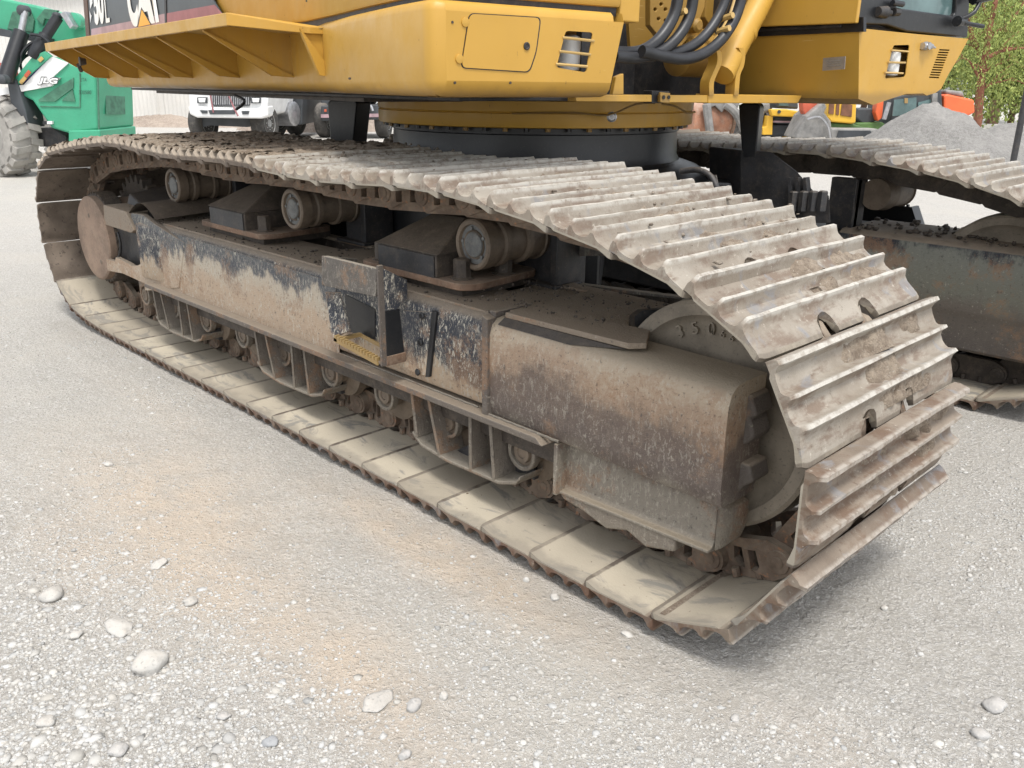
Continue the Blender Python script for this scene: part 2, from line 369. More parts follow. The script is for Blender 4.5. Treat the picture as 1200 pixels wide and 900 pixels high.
def walk(p, n):
    pins = [dense[0]]; i = 0
    while len(pins) < n + 1:
        c = pins[-1]
        while i < len(dense) - 1 and (dense[i + 1] - c).length < p: i += 1
        if i >= len(dense) - 1: return pins, False
        a, b = dense[i], dense[i + 1]; lo, hi = 0., 1.
        for _ in range(20):
            md = (lo + hi) / 2
            if (a.lerp(b, md) - c).length < p: lo = md
            else: hi = md
        pins.append(a.lerp(b, hi))
    return pins, True
tot = sum((dense[i + 1] - dense[i]).length for i in range(len(dense) - 1)); NS = round(tot / .2286)
lo, hi = .21, .25
for _ in range(40):
    md = (lo + hi) / 2; pins, ok = walk(md, NS)
    if ok: lo = md
    else: hi = md
PITCH = lo; pins, _ = walk(PITCH, NS)
print('shoes', NS, 'pitch', PITCH)
links = []
for k in range(NS):
    a, b = pins[k], (pins[k + 1] if k + 1 < NS else pins[0]); t = (b - a).normalized()
    X = Vector((t.x, 0, t.y)); H = Vector((-t.y, 0, t.x))          # travel direction, outward
    links.append((Vector((a.x, 0, a.y)), X, H))
def lmat(k, dy):
    o, X, H = links[k]; Y = Vector((0, 1, 0)) if X.cross(Vector((0, 1, 0))).dot(H) > 0 else Vector((0, 1, 0))
    mm = Matrix.Identity(4)
    for i in range(3): mm[i][0] = X[i]; mm[i][1] = Y[i]; mm[i][2] = H[i]; mm[i][3] = o[i]
    mm[1][3] += dy
    return mm

# ---- one grouser shoe: section (s along travel, h outwards) swept across the track
OUT = [(-.014, .064), (-.0135, .092), (-.009, .112), (.002, .113), (.008, .096), (.017, .080), (.034, .0745), (.048, .074), (.061, .0745), (.069, .084), (.0755, .107), (.084, .1075), (.090, .087),
       (.101, .0755), (.118, .074), (.132, .0765), (.142, .087), (.149, .109), (.159, .110), (.167, .092), (.180, .0795), (.205, .0725), (.230, .0665), (.2435, .0605)]
INN = [(.2415, .0470), (.230, .0475), (.214, .053), (.180, .060), (.132, .060), (.118, .060), (.098, .060), (.07, .060), (.024, .060), (.014, .0655), (-.010, .0655)]
def shoe_mesh(seed, worn=1.0):
    q = random.Random(seed); b = MB()
    ys = [0, .004, .014, .03, .07, .12, .17, .22, .27]
    for yc in (.335, .565):
        ys += [yc - .045, yc - .042, yc - .03, yc - .015, yc, yc + .015, yc + .03, yc + .042, yc + .045]
    ys += [.41, .425, .475, .49, .63, .68, .73, .78, .83, .87, .886, .896, .90]
    ys = sorted(set(round(y, 4) for y in ys)); rows = []
    ph = [q.uniform(0, 6) for _ in range(6)]
    for y in ys:
        e = min(y, TW - y); f = min(1, .55 + e * 32) if e < .014 else 1
        cut = 1.
        for yc in (.335, .565):
            u = (y - yc) / .043
            if abs(u) < 1: cut = min(cut, .241 - .052 * math.sqrt(1 - u * u))
        sec = []
        for j, (s_, h_) in enumerate(OUT + INN):
            if h_ > .078 and s_ < .2: h_ = .074 + (h_ - .074) * f * (1 - .045 * worn * (math.sin(y * 9 + ph[0] + s_ * 40) + .7 * math.sin(y * 23 + ph[1] + s_ * 90)) * .5) + q.uniform(-.0013, .0013)
            s2 = s_ + .0007 * math.sin(y * 13 + ph[2] + s_ * 30)
            if e < .02 and s_ > .19: s2 -= (.02 - e) * .45
            if s2 > cut: 
                h_ = h_ + (s2 - cut) * .5; s2 = cut
            sec.append((s2, y, h_))
        rows.append(sec)
    n = len(rows[0]); vs = [p for r_ in rows for p in r_]; fs = []
    jo, ji = 14, len(OUT) + 5                        # outer / inner face of the oblong hole
    for i in range(len(rows) - 1):
        hole = .42 < (ys[i] + ys[i + 1]) / 2 < .48
        for j in range(n):
            if hole and (j == jo - 1 or j == ji - 0): 
                continue
            a = i * n + j; c = i * n + (j + 1) % n; fs.append((a, c, c + n, a + n))
    hi_ = [i for i in range(len(rows) - 1) if .42 < (ys[i] + ys[i + 1]) / 2 < .48]
    if hi_:
        i1, i2 = hi_[0], hi_[-1] + 1
        o1, o2, n1, n2 = jo - 1, jo, ji, ji + 1
        for i in range(i1, i2): fs += [(i * n + o1, i * n + n2, (i + 1) * n + n2, (i + 1) * n + o1), (i * n + o2, (i + 1) * n + o2, (i + 1) * n + n1, i * n + n1)]
        fs += [(i1 * n + o1, i1 * n + o2, i1 * n + n1, i1 * n + n2), (i2 * n + o1, i2 * n + n2, i2 * n + n1, i2 * n + o2)]
    fs += [tuple(range(n - 1, -1, -1)), tuple((len(rows) - 1) * n + j for j in range(n))]
    b.add(vs, fs)
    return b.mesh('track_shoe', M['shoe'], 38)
shoes = [shoe_mesh(s) for s in (3, 8, 14, 21, 33)]
shoes_dark = []
for me in shoes:
    m2 = me.copy(); m2.materials[0] = M['shoe_dark']; shoes_dark.append(m2)
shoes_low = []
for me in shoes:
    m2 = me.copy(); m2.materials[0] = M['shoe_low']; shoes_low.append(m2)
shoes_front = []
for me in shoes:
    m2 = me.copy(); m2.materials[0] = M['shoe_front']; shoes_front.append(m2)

# ---- one chain link: two forged side links with windows, and the bushing between them
def link_mesh(win=True):
    b = MB(); p = PITCH
    def arc(cx, cz, r_, a0, a1, n=6): return [(cx + r_ * math.cos(R(a0 + (a1 - a0) * i / n)), cz + r_ * math.sin(R(a0 + (a1 - a0) * i / n))) for i in range(n + 1)]
    out = arc(0, 0, .045, 100, 250) + [(.02, -.062), (p - .02, -.062)] + arc(p, 0, .045, -70, 80) + [(p - .03, .058), (.028, .058)]
    w1 = [(.066, -.030), (.095, -.030), (.098, .030), (.080, .034), (.064, .018)]
    w2 = [(.125, -.030), (.156, -.030), (.164, .008), (.154, .030), (.128, .034)]
    for y0, sg in ((.300, 1), (.600, -1)):
        def P(s_, h_): 
            off = .030 if s_ > p * .62 else (0 if s_ < p * .38 else .030 * (s_ - p * .38) / (p * .24))
            return Vector((s_, y0 + sg * off, h_))
        bb = MB(); bb.holed([P(*q) for q in out], [[P(*q) for q in w1], [P(*q) for q in w2]] if win else [], (0, sg * .030, 0))
        b.add(bb.v, bb.f)
        b.lathe((0, y0 - sg * .006, 0), (0, sg, 0), [(0, .026), (.001, .034), (.012, .037)], 14)
        b.lathe((0, y0 - sg * .010, 0), (0, sg, 0), [(0, .014), (.002, .018), (.010, .018)], 12)
        for s_ in (.056, .136): b.lathe((s_ + .02, y0 + sg * .012, .03), (0, 0, 1), [(0, .013), (.026, .013)], 6)
    b.lathe((0, .33, 0), (0, 1, 0), [(0, .03), (.24, .03)], 12)
    return b.mesh('track_link', M['link'] if win else M['darkmud_shade'], 35)  # far links get a darker material, the shade on their side painted in
lk = link_mesh(); lk2 = link_mesh(False)
for tr, dy in ((0, 0), (1, D2)):
    for k in range(NS):
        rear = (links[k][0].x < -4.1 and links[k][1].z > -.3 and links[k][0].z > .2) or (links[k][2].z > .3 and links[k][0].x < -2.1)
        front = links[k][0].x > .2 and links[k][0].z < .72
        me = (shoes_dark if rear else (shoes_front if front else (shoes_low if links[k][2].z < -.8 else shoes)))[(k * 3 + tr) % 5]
        o = link('track_shoe', me, EX); o.matrix_world = lmat(k, dy); o.matrix_parent_inverse = Matrix.Identity(4)
        o.matrix_basis = wm(EX).inverted() @ lmat(k, dy)
        o = link('track_link', lk2 if tr else lk, EX); o.matrix_parent_inverse = Matrix.Identity(4); o.matrix_basis = wm(EX).inverted() @ lmat(k, dy)

# ---- dry mud lying in the valleys between the grousers
def mud_mesh(tr, dy):
    b = MB()
    for k in range(NS):
        mm = lmat(k, dy); x = links[k][0].x; up = links[k][2].z
        if up > .35 and x < .3: lev = 1.0 if x < -2.0 else (.85 if x < -.9 else .72)
        elif x > .2: lev = .85
        else: continue
        if tr: lev *= .6
        for (s0, s1) in ((.008, .070), (.088, .144), (.166, .212)):
            if s0 > .15 and lev < .9 and x < .2: continue
            ny, ns = 84, 6
            yy = np.linspace(.012, .888, ny); ss = np.linspace(s0, s1, ns)
            Y, S = np.meshgrid(yy, ss, indexing='ij')
            n1 = fbm(Y * 9 + k * 3.1, S * 9 + k, 4, 3 + tr); n2 = fbm(Y * 45 + k, S * 45, 3, 9)
            mask = np.clip((n1 - (.72 - .42 * lev)) * 7, 0, 1)
            cen = (np.exp(-((Y - .54) / .27) ** 2) if x < .2 else np.clip(1.25 - np.abs(Y - .58) / .30, 0, 1)) if lev < .9 else 1.0
            h = .068 + (.012 + .030 * n2 + (.016 if lev > .9 else 0)) * mask * cen * min(1, lev + .35)
            if s0 > .15: h -= (S - .166) * .38
            rows = [[mm @ Vector((S[i, j], Y[i, j], h[i, j])) for j in range(ns)] for i in range(ny)]
            b.grid(rows)
    o = b.obj('dried_mud', M['mud'], EX, smooth=60); o['kind'] = 'stuff'; return o
mud_mesh(0, 0); mud_mesh(1, D2)
# clods and small stones thrown on the top run
def ico():
    t = (1 + 5 ** .5) / 2; v = [(-1, t, 0), (1, t, 0), (-1, -t, 0), (1, -t, 0), (0, -1, t), (0, 1, t), (0, -1, -t), (0, 1, -t), (t, 0, -1), (t, 0, 1), (-t, 0, -1), (-t, 0, 1)]
    f = [(0, 11, 5), (0, 5, 1), (0, 1, 7), (0, 7, 10), (0, 10, 11), (1, 5, 9), (5, 11, 4), (11, 10, 2), (10, 7, 6), (7, 1, 8), (3, 9, 4), (3, 4, 2), (3, 2, 6), (3, 6, 8), (3, 8, 9), (4, 9, 5), (2, 4, 11), (6, 2, 10), (8, 6, 7), (9, 8, 1)]
    return np.array(v) / 1.902, np.array(f)
IV, IF = ico()
def rocks(name, pos, size, mat, tint=None, flat=.65, parent=None, smooth=0):
    n = len(pos); V = IV[None] * (1 + nr.uniform(-.36, .36, (n, 12, 1)))
    V = V * np.stack([nr.uniform(.75, 1.3, n), nr.uniform(.7, 1.1, n), nr.uniform(.45, .95, n) * flat / .65], -1)[:, None, :]
    a = nr.uniform(0, 6.283, n); ca, sa = np.cos(a), np.sin(a)
    x = V[..., 0] * ca[:, None] - V[..., 1] * sa[:, None]; y = V[..., 0] * sa[:, None] + V[..., 1] * ca[:, None]
    tl = nr.uniform(-.4, .4, n); z = V[..., 2] + x * tl[:, None] * .5
    V = np.stack([x, y, z], -1) * size[:, None, None] + pos[:, None]
    F = (IF[None] + (np.arange(n) * 12)[:, None, None]).reshape(-1, 3)
    me = bpy.data.meshes.new(name); me.vertices.add(n * 12); me.vertices.foreach_set('co', V.reshape(-1).astype(np.float32))
    me.loops.add(len(F) * 3); me.loops.foreach_set('vertex_index', F.reshape(-1).astype(np.int32))
    me.polygons.add(len(F)); me.polygons.foreach_set('loop_start', np.arange(len(F), dtype=np.int32) * 3)
    me.update(calc_edges=True); me.validate()
    if tint is not None:
        at_ = me.color_attributes.new('tint', 'FLOAT_COLOR', 'POINT')
        c = np.repeat(np.concatenate([tint, np.ones((n, 1))], 1), 12, 0); at_.data.foreach_set('color', c.reshape(-1).astype(np.float32))
    if smooth: me.shade_smooth()
    me.materials.append(mat); return link(name, me, parent)
ps = []; szs = []
for k in range(NS):
    up = links[k][2].z; x = links[k][0].x
    if up < .6 or x > .0: continue
    dens = 300 if x < -3.0 else (170 if x < -1.8 else (75 if x < -1.0 else 28))
    mm = lmat(k, 0)
    for _ in range(dens):
        s_ = rng.uniform(-.01, .2); y = rng.uniform(.02, .9) ** .85; r_ = rng.uniform(.003, .009) * (1.5 if rng.random() < .12 else 1)
        hh = .078 + .034 * (1 if dens > 150 else rng.random()) * rng.uniform(.3, 1)
        ps.append(mm @ Vector((s_, y, hh))); szs.append(r_)
o = rocks('dirt_clods', np.array(ps), np.array(szs), M['clod'], parent=EX); o['kind'] = 'stuff'
o.matrix_parent_inverse = wm(EX).inverted()

# ---- wheels of one track
def idler(dy):
    c = Vector((.0, .32 + dy, .545)); b = MB()
    b.lathe(c, (0, 1, 0), [(.05, .12), (.05, .135), (.028, .15), (.022, .265), (.012, .285), (.0, .295), (0, .327), (.008, .338), (.09, .338), (.10, .345), (.16, .345), (.17, .338), (.252, .338), (.26, .33), (.26, .295), (.235, .265), (.235, .13), (.21, .12)], 72)
    b.lathe(c + Vector((0, -.06, 0)), (0, 1, 0), [(0, .07), (.005, .085), (.12, .085)], 24)
    o = b.obj('idler_wheel', M['idler'], EX, 30)
    if not dy:
        for txt, a0, r_, sz in (('350', 118, .283 - .045, .052), ('166', 92, .283 - .045, .030)):
            for i, ch in enumerate(txt):
                cu = bpy.data.curves.new('letter', 'FONT'); cu.body = ch; cu.size = sz; cu.extrude = .006; cu.align_x = 'CENTER'
                t = link('raised_letter', cu, None); a = R(a0 - i * sz * 235)
                X = Vector((math.sin(a), 0, -math.cos(a))); U = Vector((math.cos(a), 0, math.sin(a))); N = Vector((0, -1, 0))
                mm = Matrix.Identity(4); p = c + U * r_ + Vector((0, .0185, 0))
                for q in range(3): mm[q][0] = X[q]; mm[q][1] = U[q]; mm[q][2] = N[q]; mm[q][3] = p[q]
                dg = bpy.context.evaluated_depsgraph_get(); me = bpy.data.meshes.new_from_object(t.evaluated_get(dg)); bpy.data.objects.remove(t)
                t = link('raised_letter', me, o); me.materials.append(M['idler']); t.matrix_parent_inverse = wm(o).inverted() @ mm
    return o
idler(0); idler(D2)
CRX = (-.97, -2.17, -3.40)
def carrier(x, dy, mat):
    b = MB(); c = Vector((x, .285 + dy, .915))
    b.lathe(c, (0, 1, 0), [(.012, .001), (.012, .045), (.008, .05), (.018, .053), (.018, .068), (.002, .071), (0, .084), (.006, .090), (.055, .090), (.062, .080), (.085, .080), (.092, .088), (.115, .088), (.12, .075), (.20, .075), (.205, .088), (.225, .088), (.23, .08), (.29, .08), (.295, .086), (.32, .08)], 36)
    o = b.obj('carrier_roller', M['rim'], EX, 30)
    cp = MB(); cp.lathe(c + Vector((0, .004, 0)), (0, 1, 0), [(.0, .001), (.0, .040), (.003, .044), (.014, .047), (.014, .066), (.01, .069)], 28)
    for k in range(5):
        a = k * 1.2566 + .5; cp.lathe(c + Vector((.057 * math.cos(a), .006, .057 * math.sin(a))), (0, 1, 0), [(0, .007), (.012, .007)], 6)
    cp.obj('roller_cap', mat, o, 30)
    s = MB(); s.box(x - .05, x + .10, .60 + dy, .66 + dy, .735, .93); s.box(x + .10, x + .135, .58 + dy, .74 + dy, .735, .94); s.box(x - .08, x + .15, .56 + dy, .70 + dy, .735, .75)
    s.lathe((x, .59 + dy, .925), (0, 1, 0), [(0, .05), (.12, .05)], 16)
    s.obj('roller_support', M['blackd'], EX, 30, bevel=.004)
for x in CRX:
    carrier(x, 0, M['cap'])
for x in (-.66, -2.17):
    b = MB(); b.lathe((x, .30 + D2, .925), (0, 1, 0), [(0, .08), (.10, .09), (.11, .08), (.30, .08), (.31, .088), (.33, .08)], 28); b.obj('carrier_roller', M['rim'], EX, 30)
    s = MB(); s.box(x - .20, x - .06, .20 + D2, .26 + D2, .74, 1.005); s.box(x - .09, x - .06, .22 + D2, .33 + D2, .74, 1.0); s.obj('roller_support', M['blackd'], EX, 30, bevel=.004)
b = MB()
for x in [-.595 - .385 * i for i in range(9)]:
    b = MB(); c = Vector((x, .17, .282))
    b.lathe(c, (0, 1, 0), [(0, .001), (0, .018), (-.004, .02), (-.004, .034), (.008, .037), (.008, .048), (.03, .052), (.06, .052), (.062, .085), (.07, .118), (.105, .122), (.115, .105), (.19, .105), (.2, .122), (.36, .122), (.37, .105), (.44, .105), (.45, .12), (.48, .12), (.49, .05), (.55, .05)], 32)
    o = b.obj('track_roller', M['rim'], EX, 30)
    h = MB(); pts = [Vector((x + .064 * math.cos(R(a)), .165, .282 + .064 * math.sin(R(a)))) for a in range(180, 361, 20)] + [Vector((x + .064, .165, .385)), Vector((x - .064, .165, .385))]
    ins = [Vector((x + .050 * math.cos(R(a)), .165, .282 + .050 * math.sin(R(a)))) for a in range(0, 360, 20)]
    h.holed(pts, [ins], (0, .03, 0)); h.obj('bearing_collar', M['castg'], o, 30, bevel=.003)

# ---- track frame: long side box
def framebox(dy, sign, near):
    def Y(y): return y + dy if near else D2 + y
    return Y
b = MB()                                              # middle and rear box
sec = [(.62, .42), (.14, .42), (.13, .43), (.13, .685), (.136, .71), (.155, .728), (.19, .735)]
rows = []
for i in range(41):
    x = -3.50 + i * (2.80 / 40); e = max(0, min(1, (-3.18 - x) / .30))
    rows.append([Vector((x, y - .03 * e * (1 if y < .3 else 0), z + (.0 if z < .6 else -.0 * e))) for y, z in sec])
bm_ = MB(); bm_.grid(rows)
bm_.obj('track_frame_side', M['mid'], EX, 50, label='scratched black side of the track frame with pale mud splashes')
# rear half carries its own mud-splashed skin plate
b = MB(); b.prism([Vector((-3.22, .1255, .405)), Vector((-1.60, .1255, .405)), Vector((-1.60, .1255, .70)), Vector((-3.02, .1255, .715))], (0, .0035, 0))
b.obj('side_plate', M['rear'], EX, 0, bevel=.001, label='tan mud splashed rear side plate with dark upper band')
# top deck with openings
def top_plate(z, x0, x1, y0, y1, holes, th, name, mat, dy=0, ends=None):
    o = [Vector(p) for p in (ends or [(x0, y0, z), (x1, y0, z), (x1, y1, z), (x0, y1, z)])]
    o = [p + Vector((0, dy, 0)) for p in o]
    hs_ = [[Vector((x, y + dy, z)) for x, y in h] for h in holes]
    t = MB(); t.holed(o, hs_, (0, 0, th)); return t.obj(name, mat, EX, 30, bevel=.003)
H1 = [(-1.12, .45), (-.93, .43), (-.93, .58), (-1.12, .59)]; H2 = [(-2.46, .42), (-2.02, .44), (-1.96, .58), (-2.46, .58)]; H3 = [(-3.35, .44), (-2.95, .44), (-2.95, .58), (-3.35, .58)]
top_plate(.724, -3.5, -.70, .165, .64, [H3, H2, H1], .014, 'frame_top_plate', M['ftop'])
b = MB()
for h in (H1, H2, H3):
    (xa, ya), (xb, _), (xc, yc), (xd, yd) = h; b.box(min(xa, xd), max(xb, xc), min(ya, ya), max(yc, yd), .60, .605)
b.obj('frame_floor', M['darkmud_shade'], EX, 0)
b = MB(); b.box(-3.5, -.70, .61, .65, .42, .724); b.box(-3.45, .1, .30, .62, .41, .43); b.box(-3.45, -.4, .16, .20, .30, .42); b.box(-3.45, -.4, .66, .70, .22, .42)
b.obj('frame_inner_wall', M['darkmud_shade'], EX, 0)
# vertical rib, front box, thick top plate
b = MB(); b.prism([(-.715, .098, .385), (-.688, .098, .385), (-.688, .098, .735), (-.715, .098, .745)], (0, .04, 0)); b.box(-.715, -.688, .135, .3, .735, .755)
b.obj('frame_rib', M['low'], EX, 30, bevel=.003)
rows = []; N_ = 26
for i in range(N_ + 1):
    x = -.690 + i * (.885 / N_); u = max(0, (x + .40) / .665)
    zt = .738 - .006 * u; zb = .40 - .012 * u
    rows.append([Vector((x, y, z)) for y, z in ((.20, zb), (.128, zb), (.118, zb + .012), (.112, zb + .06), (.108, zt - .12), (.110, zt - .055), (.121, zt - .022), (.145, zt - .005), (.185, zt), (.285, zt))])
fb = MB(); fb.grid(rows)
e = rows[-1]; n = len(e)
fb.add(e + [Vector((.195, .285, .39))], [tuple(range(n + 1))]); fb.grid([[r_[-1], Vector((r_[-1].x, .285, .39))] for r_ in rows])
fb.obj('front_box', M['boxf'], EX, 50, label='big front box of the track frame, beige above and dark brown below')
b = MB(); b.prism([(-.66, .150, .738), (-.16, .150, .744), (-.125, .185, .746), (-.20, .30, .746), (-.66, .30, .740)], (0, 0, .018)); b.obj('cover_plate', M['ftop'], EX, 0, bevel=.003)
b = MB(); b.prism([(-.665, .1195, .720), (-.36, .1205, .720), (-.17, .150, .742), (-.665, .150, .738)], (0, .03, 0)); b.obj('plate_edge', M['blackd'], EX, 0, bevel=.003)
cut = [(-.22 + .0, .286), (-.30, .33), (-.37, .42), (-.40, .50), (-.37, .57), (-.31, .62)]
t = MB(); t.prism([(x, y, .738) for x, y in [(-.70, .20), (-.24, .20)] + cut + [(-.31, .66), (-.88, .66), (-.88, .60), (-.70, .60)]], (0, 0, .012)); t.obj('frame_top_plate', M['ftop'], EX, 0, bevel=.002)
t = MB(); t.grid([[Vector((x, y, .755)), Vector((x + .02, y + .0, .755)), Vector((x + .035, y, .60)), Vector((x + .035, y, .52))] for x, y in cut]); t.obj('cutout_rim', M['blackd'], EX, 60)
b = MB(); b.box(-.9, .10, .62, .665, .42, .738); b.box(-.70, -.66, .2, .62, .42, .738); b.obj('frame_inner_wall', M['darkmud_shade'], EX, 0)
# idler yoke blocks behind the arm end
b = MB(); b.prism([(.10, .20, .70), (.205, .20, .69), (.225, .20, .64), (.205, .20, .63), (.225, .20, .58), (.20, .20, .55), (.10, .20, .54)], (0, .09, 0)); b.prism([(.10, .20, .50), (.22, .20, .50), (.235, .20, .455), (.205, .20, .43), (.19, .20, .40), (.10, .20, .40)], (0, .09, 0))
b.box(.0, .14, .215, .29, .44, .66); b.obj('idler_yoke', M['low'], EX, 30, bevel=.008)
# lower box with its rib and lip
rows = []
for i in range(13):
    x = -.395 + i * (.555 / 12); u = i / 12; zl = .222 + .018 * u
    rows.append([Vector((x, y, z)) for y, z in ((.27, .40), (.172, .40), (.166, .34), (.166, zl + .02), (.156, zl + .006), (.136, zl + .004), (.136, zl - .006), (.20, zl - .012), (.27, zl))])
b = MB(); b.grid(rows, True, True)
b.prism([(.17, .15, .385), (.19, .18, .36), (.19, .18, .29), (.18, .17, .245), (.17, .15, .24)], (0, .10, 0)); b.box(-.405, -.390, .118, .26, .215, .39)
b.obj('lower_guard_box', M['boxf'], EX, 40, bevel=.003, label='lower guard box under the front box with a pale lip')
# long flange under the side box
b = MB(); b.prism([(-3.42, .072, .385), (-.42, .080, .385), (-.45, .080, .408), (-3.40, .072, .408)], (0, .13, 0)); b.obj('frame_flange', M['low'], EX, 0, bevel=.004)
b = MB(); b.tube([(-.70 + i * .025, .105 + .002 * (i % 2), .410) for i in range(14)], .0045, 6, smooth=1); b.tube([(-1.6 + i * .03, .124 + .002 * (i % 2), .410) for i in range(29)], .004, 6, smooth=1); b.obj('weld_bead', M['castg'], EX, 60)
# guiding guards (three cast brackets)
def guard(x0, x1, ribs, dy=0):
    g = MB(); n = 10; w_ = x1 - x0
    prof = [(x0 - .02, .375), (x0, .205), (x0 + .05, .17), (x0 + w_ * .35, .155), (x1 - .10, .163), (x1 - .02, .19), (x1, .215)]
    fl = [Vector((x, 0, z)) for x, z in prof[1:]]
    for y0, y1 in ((.115, .245),):
        g.grid([[Vector((p.x, y0, p.z)), Vector((p.x, y1, p.z)), Vector((p.x, y1, p.z + .012)), Vector((p.x, y0, p.z + .012))] for p in fl], True, True)
    for (xb, xt, xtr) in ribs:
        zb = float(np.interp(xb, [p[0] for p in prof[1:]], [p[1] for p in prof[1:]]))
        rb_ = MB(); rb_.prism([(xb, .118, zb + .01), (xb + .011, .118, zb + .01), (xt + .011, .118, .386), (xt, .118, .386)], (0, .115, 0)); rb_.obj('guard_rib', M['low'], EX, 0, bevel=.002)
        g.prism([(xb - .002, .114, zb + .01), (xb + .013, .114, zb + .01), (xt + .013, .114, .386), (xt - .002, .114, .386)], (0, .006, 0))
    g.obj('guiding_guard', M['castg'], EX, 20, bevel=.003)
    g2 = MB(); g2.box(x0 + .02, x0 + .13, .215, .245, .17, .386); g2.box(x1 - .26, x1 - .03, .215, .245, .17, .386)
    g2.prism([(x0 + .16, .19, .165), (x1 - .26, .19, .165), (x1 - .30, .19, .22), (x0 + .26, .19, .23)], (0, .05, 0)); g2.obj('guard_web', M['blackd'], EX, 0, bevel=.003)
for xo in (0, -1.17, -2.30):
    guard(-1.12 + xo, -.55 + xo, [(-1.10 + xo, -1.125 + xo, 0), (-.97 + xo, -1.03 + xo, 0), (-.80 + xo, -.80 + xo, 0), (-.68 + xo, -.70 + xo, 0)])
b = MB(); b.prism([(-.40, .14, .225), (.05, .14, .235), (.05, .14, .19), (-.05, .14, .165), (-.12, .14, .19), (-.2, .14, .165), (-.30, .14, .19), (-.38, .14, .20)], (0, .14, 0)); b.obj('roller_skirt', M['castg'], EX, 30, bevel=.006)
# slide blocks between the carrier rollers
def block(x, dy=0):
    b = MB(); z = .79
    b.prism(rrect([(x - .30, .20 + dy, z - .022), (x + .30, .20 + dy, z - .022), (x + .34, .26 + dy, z - .022), (x + .30, .60 + dy, z - .022), (x - .30, .60 + dy, z - .022)], .05), (0, 0, .025)); b.obj('block_base', M['rust'], EX, 30, bevel=.003)
    b = MB(); b.box(x - .27, x + .27, .24 + dy, .60 + dy, .735, z - .02); b.obj('block_foot', M['darkmud_shade'], EX, 0)
    b = MB(); q = Vector
    b.box(x - .17, x + .17, .205 + dy, .62 + dy, z, z + .085)
    lo_ = [q((x - .185, .195 + dy, z + .085)), q((x + .185, .195 + dy, z + .085)), q((x + .185, .63 + dy, z + .085)), q((x - .185, .63 + dy, z + .085))]
    hi_ = [q((x - .09, .40 + dy, z + .185)), q((x + .11, .40 + dy, z + .19)), q((x + .11, .63 + dy, z + .19)), q((x - .09, .63 + dy, z + .185))]
    b.hexa(lo_ + hi_); o = b.obj('slide_block', M['darkmud_shade'], EX, 20, bevel=.006)
    b = MB(); b.box(x - .165, x + .165, .199 + dy, .205 + dy, z + .004, z + .08); b.obj('block_face', M['blackd'], o, 0)
    for bx, by in ((x + .235, .27), (x + .27, .44), (x - .235, .27), (x - .235, .44)):
        b = MB(); b.lathe((bx, by + dy, z), (0, 0, 1), [(0, .042), (.006, .045), (.01, .032), (.07, .032), (.075, .026)], 6); b.obj('block_bolt', M['darkmud_shade'], o, 20, bevel=.002)
block(-1.24); block(-2.63); 
# mud crumbs on the frame top
ps = [(rng.uniform(-3.4, -.5), rng.uniform(.15, .6), .742) for _ in range(520)] + [(rng.uniform(-.9, -.3), rng.uniform(.2, .6), .77) for _ in range(200)]
o = rocks('mud_crumbs', np.array(ps), np.array([rng.uniform(.002, .011) * (1 if rng.random() < .3 else .5) for _ in ps]) * .8, M['darkmud_shade'], parent=EX); o['kind'] = 'stuff'
# patch plate beside the rib
b = MB(); b.prism(rrect([py_(470, 364, .124), py_(509, 366, .124), py_(500, 441, .124), py_(485, 437, .124), py_(473, 430, .124)], .01), (0, .008, 0)); b.obj('patch_plate', M['mid'], EX, 0, bevel=.002)
b = MB()
for px, py in ((495, 370), (493, 401), (490, 436)): b.lathe(py_(px, py, .118), (0, -1, 0), [(0, .014), (.006, .014), (.008, .008)], 6)
b.prism([py_(506, 364, .119), py_(511, 366, .119), py_(503, 442, .119), py_(498, 442, .119)], (0, .012, 0)); b.obj('patch_strip', M['black'], EX, 20, bevel=.002)
# step bracket
y0 = .005
st = MB(); A = py_(379, 300, y0); B_ = py_(379, 335, y0); C_ = py_(440, 348, y0); D_ = py_(441, 315, y0)
st.prism([A, B_, C_, D_], (0, .02, 0)); st.prism([A, B_, B_ + Vector((0, .15, -.02)), A + Vector((0, .15, -.03))], (-.014, 0, 0))
o = st.obj('step_bracket', M['castg'], EX, 0, bevel=.003)
a1 = py_(441, 311, y0); a4 = py_(443, 428, y0)
st = MB(); st.box(a1.x, a1.x + .010, y0 - .002, y0 + .022, a4.z, a1.z); st.obj('edge_bar', M['low'], o, 0, bevel=.002)
st = MB(); zt_ = a1.z - .012; st.prism([Vector((a1.x + .002, y0 + .022, zt_)), Vector((a1.x + .002, .128, zt_ - .055)), Vector((a1.x + .002, .128, zt_ - .12)), Vector((a1.x + .002, y0 + .07, zt_ - .155)), Vector((a1.x + .002, y0 + .022, zt_ - .15))], (.008, 0, 0)); st.obj('side_gusset', M['mid'], o, 0, bevel=.002)
st = MB(); p1, p2, p3, p4 = py_(381, 342, .04), py_(397, 343, .06), py_(409, 388, .05), py_(389, 397, .02)
st.prism([p1, p2, p3, p4], (0, .012, 0)); st.obj('strut', M['mid'], o, 0, bevel=.002)
st = MB(); st.prism([Vector((a1.x + .003, y0 + .022, a1.z - .165)), Vector((a1.x + .003, y0 + .085, a1.z - .165)), Vector((a1.x + .003, y0 + .10, a4.z + .035)), Vector((a1.x + .003, y0 + .022, a4.z + .03))], (.007, 0, 0)); st.obj('strut', M['black'], o, 0, bevel=.002)
st = MB(); st.box(a1.x + .002, a1.x + .012, y0 + .02, y0 + .105, a4.z - .002, a4.z + .034); st.obj('strut_foot', M['rust'], o, 0, bevel=.002)
st = MB(); q1, q2 = py_(391, 396, .0), py_(442, 424, .0)
